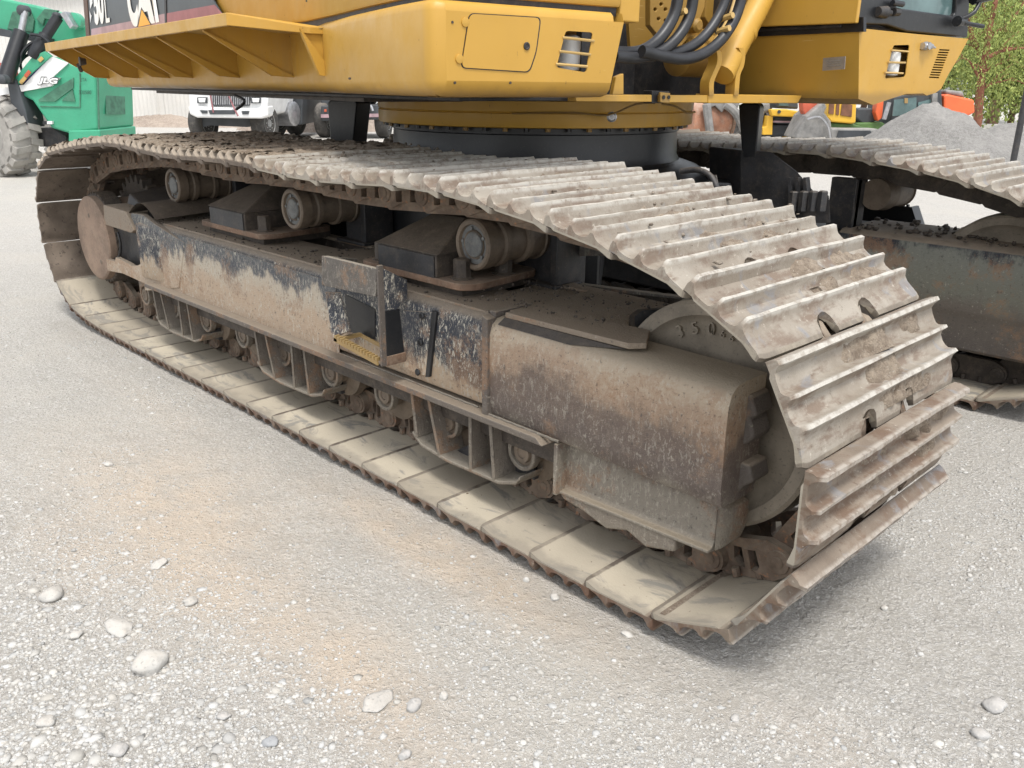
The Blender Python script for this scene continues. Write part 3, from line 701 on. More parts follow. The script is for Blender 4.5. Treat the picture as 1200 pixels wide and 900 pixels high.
st.prism([q1, q1 + Vector((0, 0, -.014)), q2 + Vector((0, 0, -.014)), q2], (0, .006, 0)); st.prism([q1 + Vector((0, .11, 0)), q1 + Vector((0, .11, -.014)), q2 + Vector((0, .11, -.014)), q2 + Vector((0, .11, 0))], (0, .006, 0))
st.prism([q1, q1 + Vector((0, .116, 0)), q1 + Vector((.02, .116, 0)), q1 + Vector((.02, 0, 0))], (0, 0, -.012))
for k in range(15):
    p = q1.lerp(q2, (k + .5) / 15); st.box(p.x - .006, p.x + .006, p.y + .0, p.y + .02, p.z, p.z + .012)
st.obj('step_tread', M['step'], o, 0, label='yellow toothed foot tread')
st = MB(); st.prism([py_(405, 345, .129), py_(440, 362, .129), py_(440, 398, .129), py_(409, 388, .129)], (0, -.003, 0)); st.obj('recess_shade', M['black'], o, 0)  # flat black sheet painted as the shade behind the step
# final drive at the rear
c = Vector((-4.31, .135, .53)); b = MB()
b.lathe(c, (0, 1, 0), [(0, .001), (0, .20), (.004, .245), (.012, .255), (.10, .257), (.11, .235), (.30, .235)], 56); o = b.obj('final_drive_cover', M['disc'], EX, 30)
b = MB(); b.lathe(c + Vector((.10, -.004, -.13)), (0, 1, 0), [(0, .012), (.004, .016)], 10); b.obj('cover_plug', M['rim'], o, 30); b = MB(); b.lathe(c + Vector((.0, -.003, .14)), (0, 1, 0), [(0, .010), (.003, .014)], 10); b.obj('cover_plug', M['rim'], o, 30)
b = MB(); c2 = c + Vector((0, .12, 0)); pts = []
for k in range(26 * 4):
    a = 2 * math.pi * k / 104; r_ = .345 if k % 4 in (0, 1) else .300; pts.append(c2 + Vector((r_ * math.cos(a), .18, .02 + r_ * math.sin(a))))
b.prism(pts, (0, .06, 0)); 
pts = []
for k in range(40 * 2):
    a = 2 * math.pi * k / 80; r_ = .278 if k % 2 else .262; pts.append(c + Vector((r_ * math.cos(a), .05, r_ * math.sin(a))))
b.prism(pts, (0, .10, 0)); b.obj('sprocket', M['darkmud_shade'], EX, 0)
# rear end of the frame: block, plate with a window, curled guard
yy = .105
b = MB(); b.prism([py_(121, 240, yy), py_(122, 263, yy), py_(153, 273, yy), py_(157, 270, yy), py_(147, 248, yy)], (0, .30, 0)); b.obj('end_block', M['ftop'], EX, 0, bevel=.004)
out = [py_(*q, yy) for q in ((150, 250), (163, 252), (176, 262), (196, 275), (212, 285), (206, 338), (180, 341), (166, 341), (166, 333), (140, 321), (123, 318), (121, 304), (131, 307), (132, 302), (146, 309), (150, 312), (157, 312), (162, 309), (163, 300), (160, 281), (155, 271), (148, 268))]
b = MB(); b.prism([p + Vector((0, .017, 0)) for p in out], (0, .03, 0)); b.obj('frame_end_plate', M['rear'], EX, 30, bevel=.003)
b = MB(); b.prism([py_(130, 266, .20), py_(164, 275, .20), py_(166, 315, .20), py_(132, 306, .20)], (0, .02, 0)); b.tube([py_(138, 272, .17), py_(141, 285, .17), py_(140, 300, .17), py_(133, 304, .17)], .008, 6); b.obj('end_recess', M['blackd'], EX, 0)
b = MB(); b.grid([[Vector((-3.62 + .35 * t, .12 + .5 * t * 0, .76 + .07 * math.sin(t * 3.1))), Vector((-3.62 + .35 * t, .60, .78 + .07 * math.sin(t * 3.1)))] for t in [i / 10 for i in range(11)]])
b.obj('curled_guard', M['darkmud_shade'], EX, 60)
b = MB(); b.hexa([Vector(p) for p in ((-3.95, .2, .66), (-3.5, .2, .62), (-3.5, .62, .62), (-3.95, .62, .66), (-3.93, .25, .83), (-3.6, .22, .76), (-3.6, .62, .80), (-3.93, .62, .88))]); b.box(-4.1, -3.45, .35, .62, .25, .70)
b.obj('motor_guard', M['blackd'], EX, 0, bevel=.01)

# ---- far track frame (seen from its inner side)
b = MB(); rows = []
for i in range(14):
    x = -.75 + i * .13
    rows.append([Vector((x, D2 + y, z)) for y, z in ((.30, .235), (.17, .235), (.155, .25), (.15, .40), (.14, .42), (.13, .44), (.125, .69), (.135, .735), (.165, .755), (.60, .76), (.66, .74), (.66, .40))])
b.grid(rows, True, True); b.obj('front_box', M['f2'], EX, 40, bevel=.002, label='greenish stained inner side of the far track frame')
b = MB(); b.box(-3.5, -.75, D2 + .13, D2 + .66, .40, .735); b.box(-3.45, .4, D2 + .3, D2 + .6, .2, .42); b.obj('track_frame_side', M['blackd'], EX, 0, bevel=.01)
b = MB(); st = Vector((-.88, D2 + .66, .74))
A = [Vector((-.97, D2 + .78, .70)), Vector((-.93, D2 + .78, .82)), Vector((-.66, D2 + .78, .82)), Vector((-.60, D2 + .78, .70))]
b.prism(A, (0, .02, 0))
for k in range(11): b.box(-.925 + k * .0245, -.913 + k * .0245, D2 + .78, D2 + .80, .82, .832)
b.prism([A[0], A[1], A[1] + Vector((0, .1, 0)), A[0] + Vector((0, .1, 0))], (-.012, 0, 0)); b.prism([A[3], A[2], A[2] + Vector((0, .1, 0)), A[3] + Vector((0, .1, 0))], (.012, 0, 0)); b.box(-.9, -.65, D2 + .64, D2 + .79, .69, .71)
b.obj('step_bracket', M['black'], EX, 0, label='black toothed step on the far track frame')
ps = [(rng.uniform(-.75, .6), D2 + rng.uniform(.14, .6), .765) for _ in range(160)]
o = rocks('mud_crumbs', np.array(ps), np.array([rng.uniform(.003, .02) for _ in ps]), M['darkmud_shade'], parent=EX); o['kind'] = 'stuff'

# ---- car body: centre and the four legs
b = MB(); b.lathe((-2.05, 1.7, .72), (0, 0, 1), [(0, .95), (.28, .95), (.34, .86), (.36, .80)], 64)
b.obj('centre_frame', M['black'], EX, 30, label='black centre frame between the tracks')
def leg(ax, ay, bx, by, wa, wb, za, zb, name='frame_leg'):
    a = Vector((ax, ay, 0)); c_ = Vector((bx, by, 0)); dr = (c_ - a).normalized(); nn = Vector((-dr.y, dr.x, 0)); b = MB()
    b.hexa([a + nn * wa + ZV * za[0], c_ + nn * wb + ZV * zb[0], c_ - nn * wb + ZV * zb[0], a - nn * wa + ZV * za[0], a + nn * wa + ZV * za[1], c_ + nn * wb + ZV * zb[1], c_ - nn * wb + ZV * zb[1], a - nn * wa + ZV * za[1]])
    return b.obj(name, M['black'], EX, 0, bevel=.012)
leg(-2.05, 1.7, -1.22, D2 - .22, .42, .26, (.72, 1.05), (.62, 1.0)); leg(-2.05, 1.7, -1.15, .80, .42, .26, (.70, 1.04), (.60, .94))
leg(-2.05, 1.7, -3.2, .80, .42, .28, (.72, 1.05), (.62, .98)); leg(-2.05, 1.7, -3.2, D2 + .05, .42, .28, (.72, 1.05), (.62, .98))
# stepped slide of the adjustable gauge, with its bolts
b = MB()
top = [py_(868, 176, 2.15), py_(905, 178, 2.15), py_(934, 200, 2.15), py_(956, 226, 2.15), py_(972, 228, 2.15), py_(974, 262, 2.15), py_(868, 262, 2.15)]
b.prism(top, (-.25, .10, 0)); o = b.obj('gauge_slide', M['blackd'], EX, 0, bevel=.006)
for px in (928, 940, 951, 962):
    b = MB(); b.lathe(py_(px, 247, 2.08), (0, 0, 1), [(0, .022), (.085, .022), (.09, .016)], 6); b.obj('slide_bolt', M['blackd'], o, 20)
for px in (923, 932, 941): 
    b = MB(); b.prism([py_(px, 208, 2.12), py_(px + 3, 208, 2.12), py_(px + 6, 236, 2.12), py_(px + 1, 236, 2.12)], (0, .04, 0)); b.obj('slide_rib', M['blackd'], o, 0)
b = MB(); b.tube([py_(798, 201, 1.25), py_(815, 199, 1.25), py_(830, 204, 1.25), py_(838, 215, 1.25), py_(842, 228, 1.25)], .012, 8); b.obj('hand_rail', M['blackd'], EX, 60)
b = MB(); b.prism([py_(832, 205, 1.27), py_(839, 205, 1.27), py_(841, 214, 1.27), py_(835, 213, 1.27)], (0, .004, 0)); b.obj('small_plate', M['castg'], EX, 0)
# near front leg end with its opening, light grey
b = MB(); b.holed([py_(*q, .70) for q in ((641, 268), (662, 262), (812, 330), (812, 352), (642, 335))], [[py_(*q, .70) for q in ((656, 306), (661, 301), (672, 300), (740, 300), (805, 341), (805, 349), (656, 330))]], (0, .03, 0)); b.obj('leg_end_plate', M['castg'], EX, 0, bevel=.003)
# rubber stop posts
def post(px0, px1, y, top_, bot, nm='stop_post'):
    b = MB(); p = [py_(px0 + 3, top_, y), py_(px1 - 3, top_, y), py_(px1, top_ + 4, y), py_(px1 - 1, top_ + 14, y), py_(px1 - 5, bot, y), py_(px0 + 4, bot, y), py_(px0, top_ + 12, y), py_(px0, top_ + 3, y)]
    b.prism(p, (-.06, .14, 0)); b.obj(nm, M['black'], EX, 0, bevel=.008)
post(384, 418, 1.15, 117, 172); post(866, 891, 2.15, 121, 186)
# ================================================================== upper structure of the excavator
def V3(F, L, Z): return lw(F, L, Z)
XF = lambda a, b_, c_: lw(a, b_, c_)
Y_ = M['yel']
# slew ring: black below, bolt row, yellow drum above
SC = lw(0, 0, 0)
b = MB(); b.lathe(SC + ZV * 1.06, (0, 0, 1), [(0, .86), (.012, .80), (.03, .765), (.06, .75), (.17, .745), (.175, .755), (.20, .755)], 72); b.obj('slew_ring', M['black'], EX, 30)
b = MB(); b.lathe(SC + ZV * 1.262, (0, 0, 1), [(0, .79), (.004, .815), (.010, .818), (.062, .818), (.066, .812), (.072, .818), (.115, .822), (.125, .80)], 80); b.obj('slew_drum', M['ring'], EX, 30, label='yellow drum above the slew ring')
b = MB()
for k in range(52):
    a = 2 * math.pi * k / 52; b.lathe(SC + Vector((.785 * math.cos(a), .785 * math.sin(a), 1.248)), (0, 0, 1), [(0, .012), (.016, .012)], 6, mi=k % 2)
b.obj('ring_bolts', [M['yeld'], M['black']], EX, 0)
gp = onp(717, 137, (math.cos(R(-50)), math.sin(R(-50)), 0), (SC.x * math.cos(R(-50)) + SC.y * math.sin(R(-50))) + .815)
b = MB(); nn = Vector((math.cos(R(-50)), math.sin(R(-50)), 0)); b.lathe(gp, nn, [(-.01, .022), (.012, .022), (.014, .016), (.010, .014), (.010, .006), (.016, .004)], 20); b.obj('grease_port', M['steel'], EX, 30)
b = MB()
for pts in ([(600, 133), (672, 132), (712, 135), (745, 122), (768, 121)], [(775, 122), (790, 124), (805, 132), (815, 131)]):
    b.tube([onp(x, y, nn, nn.dot(SC) + .84) for x, y in pts], .004, 6)
b.obj('grease_line', M['yeld'], EX, 60)
# revolving frame plates
b = MB(); b.box(-3.3, 1.15, -1.22, 1.2, 1.388, 1.402, X=XF); b.box(-3.0, 1.0, -.55, -.50, 1.40, 1.75, X=XF); b.box(-3.0, .95, .42, .46, 1.40, 1.9, X=XF); b.box(.25, .30, -.9, .46, 1.40, 1.95, X=XF)
b.obj('revolving_frame', M['blackd'], EX, 0, bevel=.004)
def boxZ(F0, F1, L0, L1, Z0, Z1, mat, name, bev=.004, label=None): 
    b = MB(); b.box(F0, F1, L0, L1, Z0, Z1, X=XF); return b.obj(name, mat, EX, 0, bevel=bev, label=label)
# cross beam along the front
F_ = 1.22
def strip(pts, F, dF, mat, name, bev=.003, parent=None, sm=0, label=None):
    b = MB(); b.prism([pf(x, y, F) for x, y in pts], FV * dF); return b.obj(name, mat, parent or EX, sm, bevel=bev, label=label)
strip([(675, 111), (764, 111), (764, 119.5), (675, 119)], F_, -.05, M['ring'], 'cross_beam'); strip([(775, 111.5), (830, 111.5), (830, 120.5), (775, 120)], F_, -.05, M['ring'], 'cross_beam')
strip([(830, 110), (940, 112), (935, 121), (830, 121)], F_ + .004, -.07, M['ring'], 'cross_beam')
strip([(764, 106), (785, 107), (785, 113), (778, 121), (764, 121)], F_ - .02, -.05, M['blackd'], 'beam_joint')
strip([(774, 108), (786, 109), (785, 121), (774, 120)], F_ + .008, -.012, Y_, 'joint_plate')
b = MB()
for px in (777.5, 783.5): b.lathe(pf(px, 114, F_ + .009), FV, [(0, .0075), (.003, .0075)], 10)
b.obj('joint_holes', M['black'], EX, 0)
# --- front right skirt box: swept profile in plan
path = [(-3.66, -1.24), (-3.66, -1.30), (-2.6, -1.30), (-1.4, -1.30), (-.2, -1.30), (.05, -1.305), (.25, -1.325), (.5, -1.375), (.75, -1.43), (1.0, -1.475), (1.25, -1.515), (1.44, -1.535), (1.475, -1.532), (1.494, -1.515), (1.5, -1.49)]
pathf = [(1.5, -1.49), (1.5, -.845)]
prof = [(.12, 1.404), (.05, 1.406), (.022, 1.414), (.006, 1.430), (0, 1.452), (0, 1.640), (.004, 1.657), (.016, 1.668), (.10, 1.676)]
def sweep(b, path, prof, close=False):
    rows = []
    P2 = [Vector(p) for p in path]
    for i, p in enumerate(P2):
        t = (P2[min(i + 1, len(P2) - 1)] - P2[max(i - 1, 0)]).normalized(); n = Vector((-t.y, t.x))
        if n.dot(Vector((-1.0, 0)) - p + Vector((0, 0))) < 0: n = -n
        rows.append([lw(p.x + n.x * d_, p.y + n.y * d_, z) for d_, z in prof])
    b.grid(rows); return rows
b = MB(); r1 = sweep(b, path, prof)
r2 = sweep(b, pathf, prof[:5]); r3 = sweep(b, pathf, prof[5:])
lamp = rrect([pf(*q, 1.5) for q in ((663, 36), (695, 38), (687, 85), (652, 79))], .012)
b.holed([lw(1.5, -1.49, 1.452), lw(1.5, -.845, 1.452), lw(1.5, -.80, 1.640), lw(1.5, -1.49, 1.640)], [lamp], FV * -.004)
b.add([lw(1.5, -.845, 1.452), lw(1.5, -.80, 1.640), lw(1.40, -.80, 1.640), lw(1.40, -.845, 1.452)], [(0, 1, 2, 3)]); b.add([lw(1.5, -.845, 1.452), lw(1.478, -.85, 1.414), lw(1.38, -.86, 1.404), lw(1.40, -.845, 1.452)], [(0, 1, 2, 3)])
b.add([lw(1.5, -.80, 1.640), lw(1.484, -.795, 1.668), lw(1.40, -.79, 1.676), lw(1.40, -.80, 1.640)], [(0, 1, 2, 3)])
b.obj('skirt_box', Y_, EX, 50, recalc=True, label='long yellow skirt of the right side with a headlight opening')
boxZ(.95, 1.30, -1.38, -.90, 1.41, 1.60, M['blackd'], 'box_inside', 0)
b = MB(); b.prism([pl(x, y, -1.12) for x, y in ()] or [lw(1.38, -1.16, 1.46), lw(1.38, -.9, 1.46), lw(1.38, -.9, 1.63), lw(1.38, -1.16, 1.63)], FV * -.01); b.obj('lamp_recess', M['yeld'], EX, 0)
def headlamp(c, r_, h, bars, nm='headlight'):
    b = MB(); b.lathe(c - ZV * h / 2, (0, 0, 1), [(0, r_ * .5), (.006, r_ * .93), (.02, r_), (h * .45, r_), (h * .47, r_ * .97), (h * .52, r_), (h - .02, r_), (h - .006, r_ * .93), (h, r_ * .5)], 28)
    o = b.obj(nm, M['offw'], EX, 40)
    for p, q in bars:
        b = MB(); b.tube([p, q], .0045, 6); b.obj('guard_bar', M['yell'], o, 60)
    return o
headlamp(pf(666, 63, 1.41), .040, .115, [(pf(659, 44, 1.5), pf(696, 48, 1.5)), (pf(655, 60, 1.5), pf(692, 64, 1.5)), (pf(651, 75, 1.5), pf(688, 78, 1.5))])
# access door with hinges, latch
door = rrect([pf(*q, 1.5035) for q in ((551, 16), (633, 21), (628, 60), (620, 84), (541, 79))], .018)
gap = rrect([pf(*q, 1.501) for q in ((549.5, 15), (634.5, 20), (629, 61), (621, 85.3), (539.5, 80))], .019)
b = MB(); b.prism(gap, FV * -.001); b.obj('door_gap', M['black'], EX, 0)
b = MB(); b.prism(door, FV * -.002); o = b.obj('access_door', Y_, EX, 0)
b = MB(); b.lathe(pf(617, 54, 1.504), FV, [(0, .0115), (.003, .0115), (.004, .008), (.001, .006), (.001, .002)], 18); b.obj('latch', M['blackd'], o, 30)
for q in ((545, 26), (538, 69)):
    b = MB(); b.lathe(pf(*q, 1.5), FV, [(0, .013), (.004, .013), (.005, .008)], 14); b.obj('hinge', Y_, o, 30)
b = MB()
for q in ((530, 26), (533, 97), (410, 92), (598, 97)): b.lathe(pf(*q, 1.5 if q[0] > 500 else 1.0), FV, [(-.004, .004), (.002, .004)], 8)
b.obj('skirt_bolts', M['darkmud_shade'], EX, 0)
b = MB(); b.prism([pl(505, 0, -1.53), pl(506, 0, -1.53), pl(514, 60, -1.53), pl(513, 60, -1.53)], LV * .01)
# --- panels above
b = MB(); b.box(-.9, 1.46, -1.36, -1.32, 1.690, 2.5, X=XF); 
pth = [(-1.6, -1.315), (.1, -1.315), (.5, -1.37), (.9, -1.44), (1.25, -1.49), (1.41, -1.50), (1.46, -1.47), (1.48, -1.43), (1.48, -.80)]
b = MB(); sweep(b, pth, [(.03, 1.684), (.006, 1.688), (0, 1.70), (0, 2.6)]); b.obj('upper_side_panel', Y_, EX, 50)
b = MB(); sweep(b, pth, [(.02, 1.66), (.018, 1.70)]); b.obj('panel_gap', M['blackd'], EX, 0)
b = MB(); b.box(-3.64, 1.40, -1.29, -.84, 1.67, 2.6, X=XF); b.obj('engine_house', M['yeld'], EX, 0, bevel=.01)
b = MB(); b.box(1.30, 1.44, -.80, -.79, 1.645, 2.5, X=XF); b.box(1.30, 1.47, -.79, -.70, 1.645, 2.5, X=XF); b.obj('corner_post', Y_, EX, 0, bevel=.006)
b = MB(); b.prism([pl(x, y, -1.323) for x, y in ((360, -4), (362, -4), (362, 3), (359, 2))], LV * -.004); b.obj('panel_tab', M['darkmud_shade'], EX, 0)
# --- doors of the engine bay with the printed stripe
LD = -1.335
def pdoor(pts, L, mat, name, th=.006, label=None, parent=None):
    b = MB(); b.prism([pl(x, y, L) for x, y in pts], LV * th); return b.obj(name, mat, parent or EX, 0, label=label)
M['decal'] = mat_plain('dark_grey_decal', (.05, .06, .068), .45, .2, 3, bump=.03); M['maroon'] = mat_plain('faded_maroon_stripe', (.30, .125, .135), .6, .2, 5, bump=.03)
M['mauve'] = mat_plain('faded_mauve_stripe', (.40, .27, .29), .6, .2, 5, bump=.03); M['brown'] = mat_plain('brown_seal', (.12, .075, .055), .7, .3, 8, bump=.1); M['ink'] = mat_plain('white_print', (.80, .80, .78), .5, .05, 4, bump=0)
M['inky'] = mat_plain('orange_print', (.80, .40, .03), .5, .05, 4, bump=0); M['inkk'] = mat_plain('black_print', (.02, .02, .022), .5, .05, 4, bump=0)
pdoor([(97, -60), (253, -60), (250, 0), (268, 30), (104, 60)], LD, M['decal'], 'engine_door', label='dark engine door with the lettering 350 L CAT')
pdoor([(107, 34), (152, 25), (195, 15.5), (195.3, 45), (107, 62)], LD - .002, M['mauve'], 'stripe', .002); pdoor([(195.5, 15.5), (251, 5.5), (272, 30), (195.5, 45)], LD - .002, M['maroon'], 'stripe', .002)
pdoor([(93, -60), (97.5, -60), (106, 60), (102, 60)], LD - .006, M['brown'], 'door_seal', .01)
pdoor([(190.5, -60), (192.5, -60), (195.5, 40), (193.5, 40)], LD - .005, M['inkk'], 'door_joint', .006)
def letters(txt, A, Bp, C, mat, parent, name='lettering', bold=.0, depth=.0015):
    """flat print: text whose cap box has baseline corners A (left), Bp (right) and upper left corner C"""
    cu = bpy.data.curves.new(name, 'FONT'); cu.body = txt; cu.size = 1; cu.offset = bold
    t = link(name, cu); dg = bpy.context.evaluated_depsgraph_get(); me = bpy.data.meshes.new_from_object(t.evaluated_get(dg)); bpy.data.objects.remove(t)
    me.materials.append(mat); co = np.empty(len(me.vertices) * 3); me.vertices.foreach_get('co', co); co = co.reshape(-1, 3)
    x0, x1 = co[:, 0].min(), co[:, 0].max(); y0, y1 = co[:, 1].min(), co[:, 1].max()
    A, Bp, C = Vector(A), Vector(Bp), Vector(C); U = Bp - A; V = C - A; N = U.cross(V).normalized()
    P = np.array(A)[None] + ((co[:, 0] - x0) / (x1 - x0))[:, None] * np.array(U) + ((co[:, 1] - y0) / (y1 - y0))[:, None] * np.array(V) + np.array(N)[None] * depth
    me.vertices.foreach_set('co', P.reshape(-1)); me.update(); return link(name, me, parent)
L3 = LD - .004
letters('350', pl(106.5, 30.5, L3), pl(123, 27.5, L3), pl(102.3, -20, L3), M['ink'], EX, bold=.05)
letters('L', pl(124.5, 27, L3), pl(129, 26, L3), pl(121, -14, L3), M['ink'], EX)
letters('C', pl(153, 32.5, L3), pl(164, 30.5, L3), pl(146, -26, L3), M['ink'], EX, bold=.07)
letters('A', pl(161, 31, L3), pl(182, 27, L3), pl(157, -28, L3), M['ink'], EX, bold=.05)
letters('T', pl(178, 27.5, L3), pl(192, 25, L3), pl(168, -32, L3), M['ink'], EX, bold=.05)
pdoor([(160.5, 31.5), (165.5, 8.5), (177.5, 28.5)], LD - .0065, M['inkk'], 'emblem_outline', .001); pdoor([(162, 31.5), (166, 11.5), (176, 28.5)], LD - .008, M['inky'], 'emblem_triangle', .001)
letters('IIII', pl(110, 36.5, L3), pl(117, 35, L3), pl(110, 34, L3), M['inkk'], EX) if False else None
# --- catwalk with its gussets
LO = -1.70
zA, zB = 1.706, 1.652
F0 = -(0); fe = [pl(x, 50, LO) for x in (52,)][0]
b = MB(); pA = pl(52, 50, LO); pB = pl(265, 17, LO); pC = pl(362, 17, -1.40)
def loc(p): q = p - SL; return q.dot(FV), q.dot(LV)
fa, fb_ = loc(pA)[0], loc(pB)[0]; fc = loc(pC)[0]
zt = 1.700; zb = 1.645
b.hexa([lw(fa, LO, zb), lw(fb_, LO, zb), lw(fb_, LO + .02, zb), lw(fa, LO + .02, zb), lw(fa, LO, zt), lw(fb_, LO, zt - .01), lw(fb_, LO + .02, zt - .01), lw(fa, LO + .02, zt)])
b.hexa([lw(fb_, LO, zb), lw(fc, -1.40, zb - .02), lw(fc, -1.30, zb - .02), lw(fb_, LO + .02, zb), lw(fb_, LO, zt - .01), lw(fc, -1.40, zt - .05), lw(fc, -1.30, zt - .05), lw(fb_, LO + .02, zt - .01)])
b.obj('catwalk_beam', Y_, EX, 0, bevel=.006)
b = MB(); b.prism([lw(fa, LO + .01, zt - .012), lw(fb_, LO + .01, zt - .022), lw(fc, -1.36, zt - .05), lw(fc, -1.29, zt - .05), lw(fa, -1.29, zt - .012)], ZV * -.008); b.obj('catwalk_deck', M['yell'], EX, 0)
for px in (56, 83, 113, 136, 182, 237, 346):
    f = loc(pl(px, 40, LO + .02))[0] if px > 56 else fa + .01
    L0 = LO + .02 if px < 300 else -1.44
    if px > 300: f = fc - .02
    b = MB(); zt2 = zt - .02 - (.03 if px > 300 else 0)
    b.prism([lw(f, L0, zt2), lw(f, L0, zb - .005), lw(f, -1.40 if px < 300 else -1.37, 1.475), lw(f, -1.30, 1.468), lw(f, -1.30, zt2)], FV * .006)
    b.prism([lw(f, L0, zb - .004), lw(f, -1.40 if px < 300 else -1.37, 1.472), lw(f, -1.30, 1.466), lw(f + .02, -1.30, 1.466), lw(f + .02, -1.40 if px < 300 else -1.37, 1.472), lw(f + .02, L0, zb - .004)], ZV * .004)
    b.obj('gusset', Y_, EX, 0)
b = MB(); b.lathe(pl(93, 72, -1.62), LV, [(0, .03), (.04, .02)], 9); b.tube([pl(92, 76, -1.62), pl(95, 83, -1.6)], .014, 6); b.obj('tie_ring', M['darkmud_shade'], EX, 20)
# --- the boom foot bay
strip([(735, 0), (905, -40), (900, 40), (860, 60), (740, 75)], .62, -.02, M['yeld'], 'boom_plate', 0)
pts = [(762, -30), (828, -30), (826, 8), (815, 36), (800, 52), (792, 66), (778, 50), (762, 30)]
b = MB(); holes = [[pf(cx + 2.2 * math.cos(a), cy + 2.2 * math.sin(a), 1.02) for a in [k * 1.047 for k in range(6)]] for cx, cy in ((775, 5), (780, 11), (772, 22), (780, 24), (768, 11))]
b.holed([pf(*q, 1.02) for q in pts], holes, FV * -.03); b.obj('boom_foot_plate', M['yeld'], EX, 0, bevel=.003)
strip([(806, 30), (836, 36), (845, 48), (832, 62), (812, 62), (790, 70), (790, 62)], .95, -.10, M['yeld'], 'boom_foot_lug')
strip([(829, -20), (875, -20), (862, 30), (838, 40), (826, 20)], .80, -.05, M['yeld'], 'boom_web')
b = MB(); b.lathe(pf(812, 66, .96), LV, [(-.12, .05), (-.1, .085), (.12, .09), (.14, .05)], 24); b.obj('boom_pin', M['yeld'], EX, 30)
b = MB(); b.lathe(pf(818, 30, 1.06), FV, [(-.08, .03), (.0, .03), (.01, .018)], 12); b.box(0, .001, 0, .001, 0, .001, X=lambda x, y, z: pf(830, 34, 1.05) + Vector((x, y, z)) * 30); b.obj('pipe_fitting', M['yeld'], EX, 30)
b = MB(); b.tube([pf(915, -60, 1.06), pf(893, -2, 1.12), pf(868, 45, 1.16), pf(846, 88, 1.20)], .052, 16); b.lathe(pf(872, 39, 1.152), (pf(893, -2, 1.12) - pf(868, 45, 1.16)), [(-.01, .0545), (.012, .056), (.016, .05)], 18); b.obj('boom_cylinder', Y_, EX, 50)
b = MB(); b.tube([pf(868, -20, .95), pf(856, 20, .98), pf(848, 40, 1.02)], .012, 8); b.tube([pf(878, -20, .9), pf(846, 36, 1.0), pf(829, 60, 1.1)], .010, 8); b.obj('steel_pipe', M['yell'], EX, 60)
for pts, Fh, r_ in (([(798, -40), (794, 0), (788, 22), (774, 44), (756, 58), (738, 62), (715, 60)], 1.22, .023), ([(816, -40), (812, 0), (806, 24), (792, 46), (772, 62), (748, 68), (720, 66)], 1.24, .022),
                    ([(856, -40), (850, 0), (838, 26), (822, 46), (803, 58), (782, 63), (755, 62)], 1.23, .021), ([(876, -40), (868, 2), (858, 28), (842, 50), (822, 64), (800, 69), (778, 66), (752, 60)], 1.27, .022)):
    b = MB(); b.tube([pf(x, y, Fh) for x, y in pts], r_, 12, smooth=5); o = b.obj('hydraulic_hose', M['hose'], EX, 60)
for q, Fh in (((797, 15), 1.22), ((848, 35), 1.27), ((852, 20), 1.26)):
    b = MB(); b.lathe(pf(*q, Fh), FV + ZV * .2, [(-.03, .012), (.03, .012)], 8); b.obj('hose_clip', M['yell'], EX, 20)
for pl_ in ([(838, 56), (843, 62), (843, 74), (838, 86), (834, 97), (834, 112)], [(868, 56), (871, 64), (869, 78), (865, 88), (863, 112)]):
    b = MB(); P_ = catmull([pf(x, y, 1.23) for x, y in pl_], 3); b.grid([[p - LV * .014, p + LV * .014, p + LV * .014 - FV * .05, p - LV * .014 - FV * .05] for p in P_], True, True); b.obj('hose_bracket', Y_, EX, 60)
strip([(722, 90), (731, 86), (731, 111), (718, 111)], 1.30, -.02, Y_, 'small_bracket')
# --- box under the cab
outl = [(1007, 33), (1075, 40), (1135, 45.5), (1124, 66), (1111, 88), (1103, 104), (1096, 109), (1086, 112), (1082, 109.5), (1062, 110), (1043, 116), (1023, 123), (1006, 116)]
lamp2 = rrect([pf(*q, 1.5) for q in ((1047, 53), (1066, 52.5), (1061, 90), (1037, 92))], .012)
vents = []
for k in range(12):
    t = k / 12.; x0 = 1101 - 13 * t; y0v = 57.5 + 35 * t; w2 = 12 + .0 * t
    vents.append([pf(x0, y0v, 1.5), pf(x0 + w2, y0v + .6, 1.5), pf(x0 + w2 - .5, y0v + 2.2, 1.5), pf(x0 - .5, y0v + 1.6, 1.5)])
b = MB(); b.holed([pf(*q, 1.5) for q in outl], [lamp2] + vents, FV * -.004); b.obj('cab_box_front', Y_, EX, 0, label='yellow front panel under the cab with a lamp and a slotted vent')
b = MB()
bk = [pf(*q, 1.5) - FV * 1.3 for q in outl]; ft = [pf(*q, 1.5) for q in outl]
ft2 = [p - FV * .004 for p in ft]
top_in = []
side = [(0, 12), (12, 11), (11, 10), (10, 9), (9, 8), (8, 7), (7, 6), (6, 5), (5, 4), (4, 3), (3, 2), (2, 1), (1, 0)]
b.grid([[p for p in ft2], [p for p in bk]], True); b.obj('cab_box', M['yel'], EX, 40, label='yellow box under the cab, its inner side facing the boom')
boxZ(.4, 1.44, .62, 1.15, 1.43, 1.62, M['yeld'], 'lamp_recess', 0)
headlamp(pf(1045.5, 75, 1.47), .031, .105, [(pf(1045, 59, 1.505), pf(1064.5, 60.5, 1.505)), (pf(1041, 73, 1.505), pf(1061, 73.5, 1.505)), (pf(1037, 85, 1.505), pf(1058, 86, 1.505))])
b = MB(); q = pf(1085, 54, 1.51); b.lathe(q - LV * .03, LV, [(0, .015), (.03, .02), (.035, .013), (.08, .012)], 10); b.lathe(q, FV, [(-.02, .02), (.02, .016)], 8); b.tube([q + LV * .04, q + LV * .08 - ZV * .004], .005, 6); b.obj('box_latch', M['steel'], EX, 20)
b = MB(); Lp = .47; b.prism([pl(965, 68, Lp), pl(991, 66, Lp), pl(990, 81, Lp), pl(964, 83, Lp)], LV * -.002); o = b.obj('data_plate', M['steel'], EX, 0)
